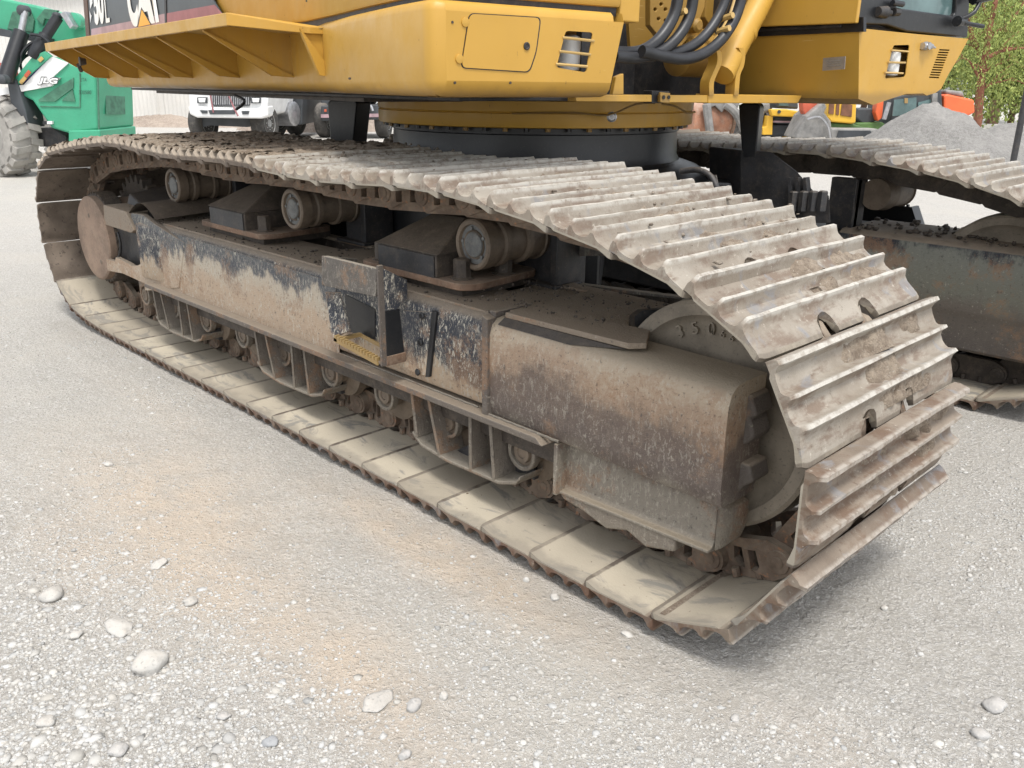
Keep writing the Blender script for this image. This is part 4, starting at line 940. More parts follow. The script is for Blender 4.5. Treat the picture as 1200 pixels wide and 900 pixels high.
b = MB()
for yy_ in (71.5, 74, 77): b.prism([pl(969, yy_, Lp - .003), pl(986, yy_ - 1, Lp - .003), pl(986, yy_ - .2, Lp - .003), pl(969, yy_ + .8, Lp - .003)], LV * -.0005)
b.obj('plate_marks', M['greyb'], o, 0)
# cab shell above the box
b = MB(); b.prism([pl(x, y, .50) for x, y in ((872, 32), (1003, 27), (1012, -40), (872, -60))], LV * .02); b.obj('cab_side_panel', Y_, EX, 0, bevel=.004)
b = MB(); b.prism([pl(x, y, .53) for x, y in ((860, 44), (1012, 37), (1012, 20), (860, 20))], LV * .02); b.obj('panel_gap', M['black'], EX, 0)
b = MB()
o1 = [(1006, 28), (1040, 29), (1063, 37), (1134, 44), (1142, -90), (1010, -90)]
b.holed([pf(*q, 1.46) for q in o1], [rrect([pf(*q, 1.46) for q in ((1050, 9), (1120, 19), (1125, -70), (1050, -70))], .03)], FV * -.05); o = b.obj('cab_frame', M['black'], EX, 0, bevel=.006, label='black lower front frame of the cab')
b = MB(); b.prism([pf(*q, 1.44) for q in ((1048, 11), (1122, 21), (1128, -75), (1048, -75))], FV * -.006); b.obj('windscreen', M['glass'], o, 0)
b = MB(); b.box(.2, 1.36, 1.30, 1.33, 1.69, 2.6, X=XF); b.box(.15, .2, .52, 1.33, 1.69, 2.6, X=XF); b.box(.15, 1.42, .52, 1.33, 1.685, 1.70, X=XF); b.box(.15, 1.42, .52, 1.33, 2.6, 2.64, X=XF); b.obj('cab_shell', M['blackd'], EX, 0, bevel=.01)
b = MB(); b.lathe(pf(1033, 14, 1.47), LV, [(-.03, .02), (.03, .026), (.04, .012), (.07, .012)], 12); b.lathe(pf(1050, 14, 1.47), LV, [(-.02, .016), (.02, .016)], 12); b.obj('wiper_motor', M['blackd'], EX, 30)
b = MB(); b.tube([pf(1046, 3, 1.48), pf(1058, 5, 1.48)], .012, 8); b.obj('wiper_arm', M['black'], EX, 50); b = MB(); b.tube([pf(1122, 24, 1.49), pf(1142, 14, 1.52), pf(1152, -8, 1.52)], .010, 8); b.lathe(pf(1124, 25, 1.49), LV, [(-.02, .024), (.03, .02)], 12); b.tube([pf(1130, 27, 1.5), pf(1152, 31, 1.52)], .010, 8); b.tube([pf(1140, -2, 1.5), pf(1165, -8, 1.54)], .03, 8); b.obj('cab_handrail', M['black'], EX, 50)
# soot and loose mud patches on the centre: small hose under the skirt
b = MB(); b.tube([pl(275, 112, -1.2), pl(286, 117, -1.2), pl(284, 123, -1.2), pl(277, 128, -1.2)], .008, 6); b.obj('drain_hose', M['hose'], EX, 60)
b = MB(); b.box(-2.7, .4, -1.2, -.3, 1.372, 1.39, X=XF); b.obj('belly_plate', M['darkmud_shade'], EX, 0)
# ================================================================== the yard behind
HF = Vector((CF.x, CF.y, 0)).normalized(); HR = Vector((CR.x, CR.y, 0)).normalized()
def bk(px, py, d): return onp(px, py, HF, HF.dot(CP) + d)
def slab(pts, d, th, mat, name, parent, bev=0, yaw=0, holes=None, label=None, sm=0):
    """upright plate at true distance d with its own thickness; yaw turns it about the vertical through its first point"""
    n = Vector((HF.x * math.cos(yaw) - HF.y * math.sin(yaw), HF.x * math.sin(yaw) + HF.y * math.cos(yaw), 0))
    c = n.dot(bk(pts[0][0], pts[0][1], d)); P = [onp(x, y, n, c) for x, y in pts]; b = MB()
    if holes: b.holed(P, [[onp(x, y, n, c) for x, y in h] for h in holes], n * th)
    else: b.prism(P, n * th)
    return b.obj(name, mat, parent, sm, bevel=bev, label=label)
def gz(px, d): # ground point under a pixel column at distance d
    p = bk(px, 130, d); return Vector((p.x, p.y, 0))
def wheel(c, r_, w_, ax, parent, name='wheel', lugs=0, tyre=None, rim=None, hub=.52):
    ax = Vector(ax).normalized(); o = None; b = MB()
    b.lathe(c, ax, [(-w_ / 2 + .02, r_ * hub), (-w_ / 2, r_ * .62), (-w_ / 2, r_ * .86), (-w_ / 2 + w_ * .12, r_ * .96), (-w_ * .2, r_), (w_ * .2, r_), (w_ / 2 - w_ * .12, r_ * .96), (w_ / 2, r_ * .86), (w_ / 2, r_ * .62), (w_ / 2 - .02, r_ * hub)], 40)
    u = ax.orthogonal().normalized(); v = ax.cross(u)
    for k in range(lugs):
        for sg in (-1, 1):
            a = 2 * math.pi * (k + (.5 if sg > 0 else 0)) / lugs; da = .11
            def Q(t, rr, aa): return c + ax * t + (u * math.cos(aa) + v * math.sin(aa)) * rr
            e0, e1 = sg * w_ * .02, sg * w_ * .50
            lo_ = [Q(e0, r_ * .93, a - da), Q(e1, r_ * .80, a + .05 - da), Q(e1, r_ * .80, a + .05 + da * .9), Q(e0, r_ * .93, a + da * .5)]
            hi_ = [Q(e0, r_ * 1.06, a - da), Q(e1, r_ * 1.01, a + .05 - da * .9), Q(e1, r_ * 1.01, a + .05 + da * .7), Q(e0, r_ * 1.06, a + da * .3)]
            b.hexa(lo_ + hi_)
    o = b.obj(name, tyre or M['tyre'], parent, 40)
    b = MB(); b.lathe(c, ax, [(-w_ / 2 + .01, r_ * .2), (-w_ / 2 + .03, r_ * .25), (-w_ / 2 + .05, r_ * .48), (-w_ / 2 + .01, r_ * .53), (w_ / 2 - .01, r_ * .53), (w_ / 2 - .06, r_ * .48), (w_ / 2 - .06, r_ * .25), (w_ / 2 - .02, r_ * .2)], 32)
    for k in range(8):
        a = 2 * math.pi * k / 8; b.lathe(c + (u * math.cos(a) + v * math.sin(a)) * r_ * .3 + ax * (-w_ / 2 + .005), ax, [(0, r_ * .03), (w_ - .02, r_ * .03)], 6)
    b.obj('rim', rim or M['rimw'], o, 40)
    return o
M['tyre'] = mat_plain('dusty_tyre', (.30, .285, .26), .9, .25, 3, bump=.4); M['tyreb'] = mat_plain('black_tyre', (.045, .043, .04), .85, .3, 3, bump=.4, dirt=(.25, .22, .19), damt=.4)
M['rimw'] = mat_plain('grey_white_rim', (.48, .48, .47), .6, .15, 3, bump=.1, dirt=(.30, .27, .23), damt=.3)
M['green'] = mat_plain('green_paint', (.05, .33, .19), .4, .10, 1.5, bump=.05, dirt=(.10, .36, .22), damt=.3); M['greend'] = mat_plain('dark_green_mesh', (.06, .17, .11), .7, .3, 8, bump=.4)
M['navy'] = mat_plain('navy_stripe', (.03, .03, .12), .5, .1, 3, bump=0); M['galv'] = mat_plain('pale_wall_sheet', (.60, .585, .55), .6, .08, .5, bump=.05, dirt=(.45, .37, .28), damt=.1)
M['orange'] = mat_plain('orange_paint', (.72, .13, .04), .45, .12, 1.5, bump=.05); M['redor'] = mat_plain('faded_red_paint', (.50, .10, .05), .55, .2, 2, bump=.1)
M['grille'] = mat_plain('brown_grille', (.17, .075, .04), .7, .3, 5, bump=.4); M['jdg'] = mat_plain('grass_green_paint', (.07, .14, .035), .6, .3, 2, bump=.2); M['dgrey'] = mat_plain('dark_grey_paint', (.05, .055, .06), .55, .3, 2, bump=.1)
M['yelb'] = mat_plain('bright_yellow_paint', (.72, .42, .04), .45, .08, 1.5, bump=.05)

# --- telehandler
D = 14.0
TH = thing('telehandler', 'green and white telescopic handler parked behind the rear end of the track', 'telehandler', gz(60, D))
u0 = (bk(0, 117, D) - bk(0, 211, D)).length / 2
wc = bk(-4, 164, D); wc.z = u0
wax = (HF + HR * .35).normalized()
wheel(wc + HF * .1, u0, .50, wax, TH, 'wheel', 18, M['tyre'], M['rimw'], .5)
wheel(wc + HF * 2.3 + HR * .1, u0, .50, wax, TH, 'wheel', 14, M['tyre'], M['rimw'], .5)
wheel(wc - HR * 3.2 + HF * .1, u0, .50, wax, TH, 'wheel', 14, M['tyre'], M['rimw'], .5)
slab([(32, 92), (60, 66), (105, 82), (112, 86), (115, 152), (80, 156), (60, 150), (45, 128), (38, 118), (26, 112)], D, 1.35, M['green'], 'body', TH, .03)
sc_ = HR.dot(bk(113.5, 120, D)) + .012; b = MB(); b.prism([onp(x, y, HR, sc_) for x, y in ((123, 94), (146, 97), (147, 134), (125, 134))], -HR * .01); b.obj('radiator_mesh', M['greend'], TH, 0)
slab([(80, 153), (117, 152), (118, 172), (80, 173)], D - .05, 1.35, M['green'], 'bumper_plate', TH, .02)
slab([(45, 118), (84, 119), (92, 126), (91, 137), (44, 137)], D - .012, .02, M['green'], 'side_panel', TH) if False else None
slab([(45, 117), (66, 103), (86, 91), (86, 103), (64, 119), (46, 119)], D - .02, .03, M['greend'], 'side_window', TH); slab([(72, 118), (85, 105), (88, 119)], D - .02, .03, M['greend'], 'side_window', TH)
slab([(47, 124), (93, 125), (93, 86), (94.2, 86), (94.2, 126), (47, 125.2)], D - .015, .02, M['greend'], 'panel_seam', TH); slab([(113.5, 88), (114.6, 88), (116, 152), (114.8, 152)], D - .02, .03, M['greend'], 'panel_seam', TH)
slab([(28, 99), (60, 66), (80, 74), (62, 90), (52, 102), (26, 106)], D - .03, .03, M['white'], 'white_flash', TH); slab([(23, 99), (54, 68), (60, 66), (29, 97)], D - .04, .03, M['navy'], 'navy_flash', TH)
slab([(-30, 108), (30, 99), (70, 91), (60, 101), (0, 112), (-30, 118)], D - .05, .05, M['white'], 'white_flash', TH); slab([(8, 98), (20, 88), (38, 66), (52, 60), (60, 66), (24, 98), (12, 103)], D - .06, .08, M['green'], 'fender', TH, .01)
b = MB(); letters('JLG', bk(43.5, 100, D - .07), bk(67, 101, D - .07), bk(46, 89.5, D - .07), M['dgrey'], TH, bold=.06, depth=.004); letters('JLG', bk(44.5, 99, D - .08), bk(66, 100.2, D - .08), bk(47, 90.5, D - .08), M['ink'], TH, bold=.03, depth=.006)
letters('ETA', bk(94.5, 95.5, D - .03), bk(101.5, 95.5, D - .03), bk(94.5, 91.5, D - .03), M['inkk'], TH); letters('330580', bk(92.5, 110.5, D - .03), bk(107, 110.5, D - .03), bk(92.5, 106, D - .03), M['inkk'], TH)
for q in ((22, 96, 28, 89), (28, 88, 33, 82), (44, 70, 48, 66)): slab([(q[0], q[1]), (q[2], q[3]), (q[2] + 3, q[3] + 3), (q[0] + 3, q[1] + 3)], D - .09, .02, M['redor'] if q[0] == 28 else M['yell'], 'reflector', TH)
slab([(50, 142), (56, 142), (56, 146), (50, 146)], D - .03, .05, M['inkk'], 'exhaust_port', TH); slab([(55, 142), (61, 142), (61, 145.5), (55, 145.5)], D - .06, .05, M['white'], 'port_cover', TH)
slab([(44, 150), (62, 150), (78, 160), (78, 172), (66, 177), (58, 172), (46, 172), (40, 165)], D + .2, .5, M['blackd'], 'axle', TH, .02)
slab([(-60, -22), (6, -1), (40, 6), (96, 23), (102, 34), (100, 44), (84, 58), (60, 56), (30, 46), (-60, 30)], D + .5, .35, M['green'], 'boom', TH, .03)
slab([(-60, 22), (60, 45), (60, 52), (-60, 32)], D + .40, .5, M['dgrey'], 'boom_rail', TH)
b = MB(); b.tube([bk(30, 13, D + .2), bk(25, 38, D + .15)], .055, 12, smooth=1); b.obj('cylinder_rod', M['steel'], TH, 60)
b = MB(); b.tube([bk(25, 38, D + .15), bk(6, 94, D - .2)], .115, 14, smooth=1); b.obj('lift_cylinder', M['black'], TH, 60)
b = MB(); b.tube([bk(68, 20, D + .2), bk(54, 42, D + .1)], .08, 12, smooth=1); b.tube([bk(54, 42, D + .1), bk(44, 58, D), bk(40, 66, D)], .10, 12); b.obj('tilt_cylinder', M['black'], TH, 60)
for x, y, dd, r_, mt in ((91, 25, .42, .12, M['green']), (7, 93, -.35, .07, M['dgrey']), (70, 19, .3, .05, M['dgrey']), (31, 13, .3, .08, M['dgrey'])):
    b = MB(); b.lathe(bk(x, y, D + dd), -HF, [(0, r_), (.14, r_), (.16, r_ * .4)], 18); b.obj('pivot_pin', mt, TH, 40)
slab([(70, 16), (76, 13), (86, 30), (82, 34)], D + .1, .2, M['steel'], 'linkage', TH, .01)
slab([(10, 27), (14, 14), (24, 10), (36, 14), (40, 24), (38, 38), (8, 34)], D + .47, .05, M['greend'], 'boom_recess', TH, .01); slab([(42, 22), (52, 10), (68, 12), (60, 24), (52, 22), (50, 30)], D + .45, .06, M['greend'], 'boom_recess', TH, .01)
for k, pts in enumerate(([(36, 40), (48, 42), (56, 48), (60, 54)], [(24, 72), (26, 62), (34, 52), (50, 44)], [(22, 78), (30, 60), (38, 52)], [(26, 84), (24, 74), (30, 66), (42, 60)])):
    b = MB(); b.tube([bk(x, y, D - .1 + .08 * k) for x, y in pts], .022, 6); b.obj('hose', M['hose'], TH, 60)
slab([(8, 96), (18, 92), (30, 130), (34, 150), (12, 120)], D - .1, .5, M['dgrey'], 'mudguard_arm', TH, .02)
slab([(-60, 70), (4, 74), (8, 96), (-60, 100)], D + .6, .4, M['redor'], 'fork_carriage', TH, .02)

# --- pale corrugated shed wall
DW = 33.0
SH = thing('storage_shed', 'pale corrugated shed standing far behind the green machine', 'shed', gz(150, DW))
b = MB(); g0 = gz(-120, DW + 1); g1 = gz(236, DW); nrm = HF; pts = []
n = 150
for i in range(n + 1):
    p = g0.lerp(g1, i / n); o_ = .03 if i % 2 else 0
    if i / n > .86 and i / n < .885: o_ = -.05
    pts.append(p - nrm * o_)
b.grid([[p, p + ZV * 4.6] for p in pts]); b.obj('wall_sheet', M['galv'], SH, 0)
b = MB(); b.prism([g0 + HF * .1, g1 + HF * .1, g1 + HF * 14, g0 + HF * 14], ZV * 4.5); b.obj('building_core', M['galv'], SH, 0)
b = MB(); b.prism([g0 - HF * .3 + ZV * 4.55, g1 - HF * .3 + ZV * 4.55 + HR * .3, g1 + HF * 7 + ZV * 6.4 + HR * .3, g0 + HF * 7 + ZV * 6.4], ZV * .12); b.prism([g0 + HF * 14.3 + ZV * 4.55, g1 + HF * 14.3 + ZV * 4.55 + HR * .3, g1 + HF * 7 + ZV * 6.4 + HR * .3, g0 + HF * 7 + ZV * 6.4], ZV * .12); b.obj('roof', M['greyb'], SH, 0)

# --- white truck, front seen
D = 22.0
TR = thing('white_truck', 'white truck with a chrome grille seen under the yellow skirt', 'truck', gz(265, D))
slab([(219, 70), (312, 70), (314, 115), (312, 134), (298, 138), (232, 138), (222, 134)], D + .1, 2.6, M['white'], 'cab', TH if False else TR, .05)
slab([(246, 98), (294, 98), (292, 124), (248, 124)], D + .02, .12, M['dgrey'], 'grille', TR)
for k in range(18): slab([(248 + k * 2.5, 100), (249.3 + k * 2.5, 100), (249.3 + k * 2.5, 122.5), (248 + k * 2.5, 122.5)], D - .02, .04, M['steel'], 'grille_bar', TR)
for x in (231, 294): 
    slab([(x, 114), (x + 11, 114), (x + 11, 121), (x, 121)], D + .02, .1, M['dgrey'], 'headlight_frame', TR); slab([(x + 1, 115), (x + 10, 115), (x + 9, 120), (x + 2, 120)], D - .0, .05, M['glassw'] if 'glassw' in M else M['offw'], 'headlight', TR, .01)
slab([(220, 124), (241, 126), (300, 127), (314, 124), (314, 136), (306, 139), (231, 138), (222, 134)], D - .35, .5, M['white'], 'bumper', TR, .04)
slab([(244, 129), (276, 129), (275, 134), (246, 134)], D - .37, .03, M['dgrey'], 'bumper_vent', TR); slab([(234, 129), (243, 129.5), (243, 133), (237, 133)], D - .37, .03, M['dgrey'], 'bumper_vent', TR); slab([(283, 130), (292, 130), (291, 134), (284, 134)], D - .37, .03, M['dgrey'], 'bumper_vent', TR)
slab([(231, 137), (300, 137), (304, 146), (290, 149), (246, 147), (234, 150)], D + .3, 1.5, M['dgrey'], 'chassis', TR)
for px, dd in ((237, .6), (309, .6), (322, 3.6), (345, 4.6)):
    c = gz(px, D + dd); r_ = .50; wheel(c + ZV * r_, r_, .32, (HR - HF * .25), TR, 'wheel', 0, M['tyreb'], M['rimw'])
slab([(316, 96), (352, 96), (355, 112), (354, 146), (338, 148), (332, 120), (316, 122)], D + 3, 3.0, M['dgrey'], 'load_frame', TR, .03)
b = MB(); b.lathe(bk(326, 133, D + 2.4), HR - HF * .3, [(-.3, .28), (-.28, .32), (.5, .32), (.52, .28)], 20); b.obj('fuel_tank', M['steel'], TR, 40)
for pts in ([(268, 112), (274, 126), (279, 136)], [(246, 108), (250, 132)]):
    b = MB(); b.tube([bk(x, y, D - .4) for x, y in pts], .02, 6); b.obj('strap', M['maroon'], TR)
# --- dark flatbed behind
D = 25.0
T2 = thing('dark_trailer', 'dark flatbed trailer with red tail reflectors parked beside the white truck', 'trailer', gz(415, D))
slab([(376, 124), (456, 122), (456, 140), (376, 142)], D, 2.5, M['dgrey'], 'bed', T2, .03); slab([(376, 100), (452, 100), (452, 122), (440, 118), (430, 122), (376, 124)], D + .5, 1.8, M['dgrey'], 'headboard', T2, .03)
slab([(376, 134), (456, 133), (456, 137), (376, 138)], D - .05, .05, M['mauve'], 'bumper_bar', T2)
for x in (380, 404, 424, 431, 448): slab([(x, 128), (x + 2.5, 128), (x + 2.5, 131), (x, 131)], D - .04, .04, M['redor'] if x % 2 == 0 else M['offw'], 'reflector', T2)
for px in (379, 449):
    c = gz(px, D + .6); wheel(c + ZV * .48, .48, .34, (HR - HF * .1), T2, 'wheel', 0, M['tyreb'], M['rimw'])
b = MB(); b.tube([bk(421, 130, D - .1), bk(426, 123, D - .1), bk(434, 124, D - .1), bk(437, 130, D - .1)], .04, 8); b.obj('hoop', M['steel'], T2); slab([(436, 112), (444, 112), (444, 119), (436, 119)], D + .4, .1, M['redor'], 'tail_light', T2); slab([(446, 112), (456, 114), (440, 122)], D + .3, .1, M['offw'], 'bracket', T2)

# --- piles of earth
def pile(name, label, cat, c, rx, ry, h, mat, seed, ang=0, rough=.12, group=None):
    n = 90; a = np.linspace(-1.05, 1.05, n); X, Y = np.meshgrid(a, a, indexing='ij'); r_ = np.sqrt(X * X + Y * Y)
    H = np.clip(1 - r_, 0, 1) ** .9 * (.85 + .3 * fbm(X * 2 + seed, Y * 2, 3, seed)) + (fbm(X * 9, Y * 9, 4, seed + 4) - .5) * rough * np.clip(1.1 - r_, 0, 1)
    H = H * h - .06
    ca, sa = math.cos(ang), math.sin(ang); b = MB()
    b.grid([[Vector((c.x + X[i, j] * rx * ca - Y[i, j] * ry * sa, c.y + X[i, j] * rx * sa + Y[i, j] * ry * ca, H[i, j])) for j in range(n)] for i in range(n)])
    o = b.obj(name, mat, None, 60); return tag(o, label, cat, group)
def mk_gravel(name, a, b_, sc_=1.0):
    t = NT(name); v = t.coords(rnd=False); n1 = t.noise(v, 1.2 * sc_, 5); n2 = t.noise(v, 14 * sc_, 7, .75); n3 = t.noise(v, 60 * sc_, 4, .8)
    c = t.mix(t.ramp(n2, .35, .65), a, b_); c = t.mix(t.ramp(n3, .5, .62, 0, .7), c, tuple(x * .45 for x in a)); c = t.mix(t.ramp(n1, .4, .7, 0, .4), c, tuple(x * 1.25 for x in b_))
    t.bump(t.math('ADD', n2, n3), .9, .06); return t.fin(c, .95)
M['pile'] = mk_gravel('crushed_stone', (.30, .29, .27), (.44, .42, .395)); M['earth'] = mk_gravel('pale_earth', (.34, .27, .22), (.48, .40, .33), .5)
ang = math.atan2(HR.y, HR.x)
D = 16.5
c = gz(1095, D); c2 = gz(1182, D + .6)
pile('gravel_pile', 'tall pile of grey crushed stone behind the far track', 'gravel pile', c, 2.1, 2.2, 1.32, M['pile'], 3, ang); pile('gravel_pile', 'lower grey stone pile at the right edge beside the tall one', 'gravel pile', c2, 1.9, 1.7, .98, M['pile'], 8, ang)
pile('earth_pile', 'pale brown earth heap between the white truck and the dark trailer', 'earth pile', gz(366, 30), 2.6, 2, 1.9, M['earth'], 5, ang); pile('earth_bank', 'low rubble bank in front of the corrugated shed', 'rubble', gz(186, 31.2), 3.8, .8, .45, M['earth'], 9, ang, .5)
# dark post at the right edge
D = 13.0; b = MB(); g = gz(1199, D); b.lathe(g - ZV * .05, (0, 0, 1), [(0, .045), (1.62, .045), (1.64, .02)], 12); o = b.obj('steel_post', M['blackd'], None, 40); tag(o, 'thin dark upright post at the right edge in front of the stone piles', 'post')

# --- rusty bucket with grey arms
D = 15.0
RB = thing('rusty_bucket', 'rusty round-backed bucket lying behind the far track next to the slew drum', 'bucket', gz(838, D))
b = MB(); cc = bk(841, 141, D); b.lathe(cc, HR + HF * .25, [(-.60, .30), (-.58, .34), (.16, .34), (.17, .30), (.18, .29)], 30)
b.obj('bucket_shell', mat_plain('rust_and_scale', (.36, .17, .10), .7, .35, 3, bump=.3, dirt=(.42, .34, .28), damt=.5), RB, 40); 
b = MB(); b.lathe(bk(848, 139, D), HR + HF * .25, [(0, .36), (.04, .36)], 26); b.obj('side_plate', M['rust'], RB, 30)
for pts, w_ in (([(828, 122), (832, 156)], .07), ([(850, 122), (862, 132), (872, 152)], .07)):
    b = MB(); b.tube([bk(x, y, D - .5) for x, y in pts], w_, 8); b.obj('bucket_arm', M['greyb'], RB, 40)
slab([(826, 120), (868, 118), (864, 128), (850, 126), (846, 132), (838, 124), (826, 128)], D - .4, .15, M['greyb'], 'ear_plate', RB, .01)
# --- yellow and black loader
D = 18.0
LD_ = thing('yellow_loader', 'yellow and black wheel loader arm with a grey bucket, partly behind the black post', 'loader', gz(930, D))
slab([(903, 128), (922, 128), (944, 132), (942, 138), (905, 136)], D - .2, .2, M['yelb'], 'arm', LD_, .02); b = MB(); b.lathe(bk(913, 131, D - .21), -HF, [(0, .035), (.01, .035)], 16); b.obj('badge', M['dgrey'], LD_, 20)
slab([(900, 136), (906, 136), (905, 158), (894, 158), (894, 150), (898, 148)], D - .1, .3, M['yelb'], 'ladder_post', LD_, .01); slab([(906, 137), (942, 138), (938, 146), (908, 145)], D, .8, M['dgrey'], 'belly', LD_, .02); slab([(905, 141.5), (938, 142), (938, 144), (905, 143.5)], D - .05, .1, M['mauve'], 'rail', LD_)
slab([(905, 146), (936, 146), (940, 160), (900, 160)], D, 1.5, M['dgrey'], 'wheel_well', LD_, .05)
slab([(911, 110), (935, 112), (936, 128), (911, 127)], D, .8, M['dgrey'], 'cab', LD_, .04); slab([(913, 114), (924, 114), (924, 124), (913, 124)], D - .03, .03, M['glass'], 'cab_window', LD_)
slab([(884, 122), (903, 120), (903, 130), (896, 132), (894, 146), (884, 148)], D + .1, .8, M['greyb'], 'engine_parts', LD_, .04)
for px in (921, 890): wheel(gz(px, D + .5) + ZV * .5, .5, .4, HF * .7 + HR * .4, LD_, 'wheel', 10, M['tyreb'], M['yelb'])
# red arm with grey bucket
RA = thing('red_excavator_arm', 'faded red excavator arm resting with a grey digging bucket', 'excavator arm', gz(955, 17))
slab([(940, 118), (945, 112), (968, 108), (972, 116), (960, 122), (954, 136), (945, 138), (941, 130)], 17, .25, M['redor'], 'arm', RA, .02)
slab([(932, 162), (945, 136), (952, 130), (962, 122), (966, 118), (969, 126), (966, 132), (974, 142), (976, 160), (972, 164)], 16.8, .8, M['greyb'], 'bucket', RA, .03); b = MB(); b.tube([bk(946, 140, 16.7), bk(960, 137, 16.7), bk(970, 148, 16.7), bk(973, 162, 16.7)], .02, 6); b.obj('bucket_edge', M['steel'], RA)
# yellow engine housing
YH = thing('yellow_excavator', 'yellow excavator with a brown grille in its engine housing, far behind the far track', 'excavator', gz(987, 19))
slab([(970, 117), (1004, 121), (1003, 144), (998, 145), (974, 143), (969, 138)], 19, 1.6, M['yelb'], 'engine_housing', YH, .03)
slab([(972, 119), (978, 120), (977, 134), (971, 133)], 18.98, .03, M['grille'], 'grille', YH); slab([(987, 121), (999, 123), (998, 137), (985, 135)], 18.98, .03, M['grille'], 'grille', YH); slab([(980.5, 120), (984, 121), (983, 135), (979.5, 134)], 18.98, .03, M['grille'], 'grille', YH)
slab([(968, 113), (990, 114), (990, 117), (968, 117)], 19.1, .5, M['offw'], 'roof_cover', YH)
slab([(972, 144), (1000, 145), (1015, 150), (1012, 158), (970, 158)], 19.1, 1.4, M['jdg'], 'chassis', YH, .03)
b = MB(); 
slab([(970, 155), (976, 150), (1030, 151), (1034, 156), (1030, 164), (970, 164)], 18.7, .5, M['greyb'], 'crawler_track', YH, .04); slab([(983, 153), (1020, 153), (1024, 162), (980, 162)], 18.68, .05, M['dgrey'], 'track_opening', YH, .0)
# dark excavator with orange hood
OE = thing('orange_excavator', 'dark cabbed excavator with an orange counterweight hood behind the stone pile', 'excavator', gz(1080, 21))
slab([(1106, 112), (1110, 110), (1142, 117), (1143, 132), (1130, 138), (1106, 136)], 21, 1.8, M['orange'], 'counterweight', OE, .06); slab([(1108, 105), (1129, 107), (1131, 114), (1108, 110)], 21.2, 1.4, M['greyb'], 'hood', OE, .04)
slab([(1046, 112), (1104, 104), (1106, 140), (1070, 146), (1044, 148)], 20.9, 1.5, M['dgrey'], 'cab', OE, .05); slab([(1048, 117), (1074, 114), (1074, 134), (1046, 136)], 20.87, .03, M['glass'], 'cab_window', OE); slab([(1076, 120), (1092, 116), (1092, 126), (1076, 130)], 20.87, .03, M['glass'], 'cab_window', OE)
slab([(1093, 110), (1099, 109), (1098, 126), (1092, 128)], 20.8, .1, M['greyb'], 'door_post', OE); slab([(1060, 115), (1064, 115), (1064, 121), (1060, 121)], 20.85, .01, M['yell'], 'sticker', OE)
slab([(1028, 120), (1036, 117), (1034, 138), (1029, 142), (1026, 132)], 20.6, .25, M['orange'], 'boom_end', OE, .02); slab([(1005, 127), (1026, 127), (1027, 142), (1012, 146), (1003, 138)], 20.8, .8, M['dgrey'], 'engine_block', OE, .03); b = MB(); b.tube([bk(1042, 120, 20.5), bk(1036, 140, 20.5)], .05, 8, smooth=1); b.obj('cylinder', M['steel'], OE)
slab([(1003, 144), (1034, 143), (1044, 150), (1040, 158), (1006, 154)], 20.7, 1.2, M['jdg'], 'chassis', OE, .03); slab([(1030, 146), (1110, 142), (1112, 158), (1030, 160)], 20.9, 1.2, M['dgrey'], 'undercarriage', OE, .03)

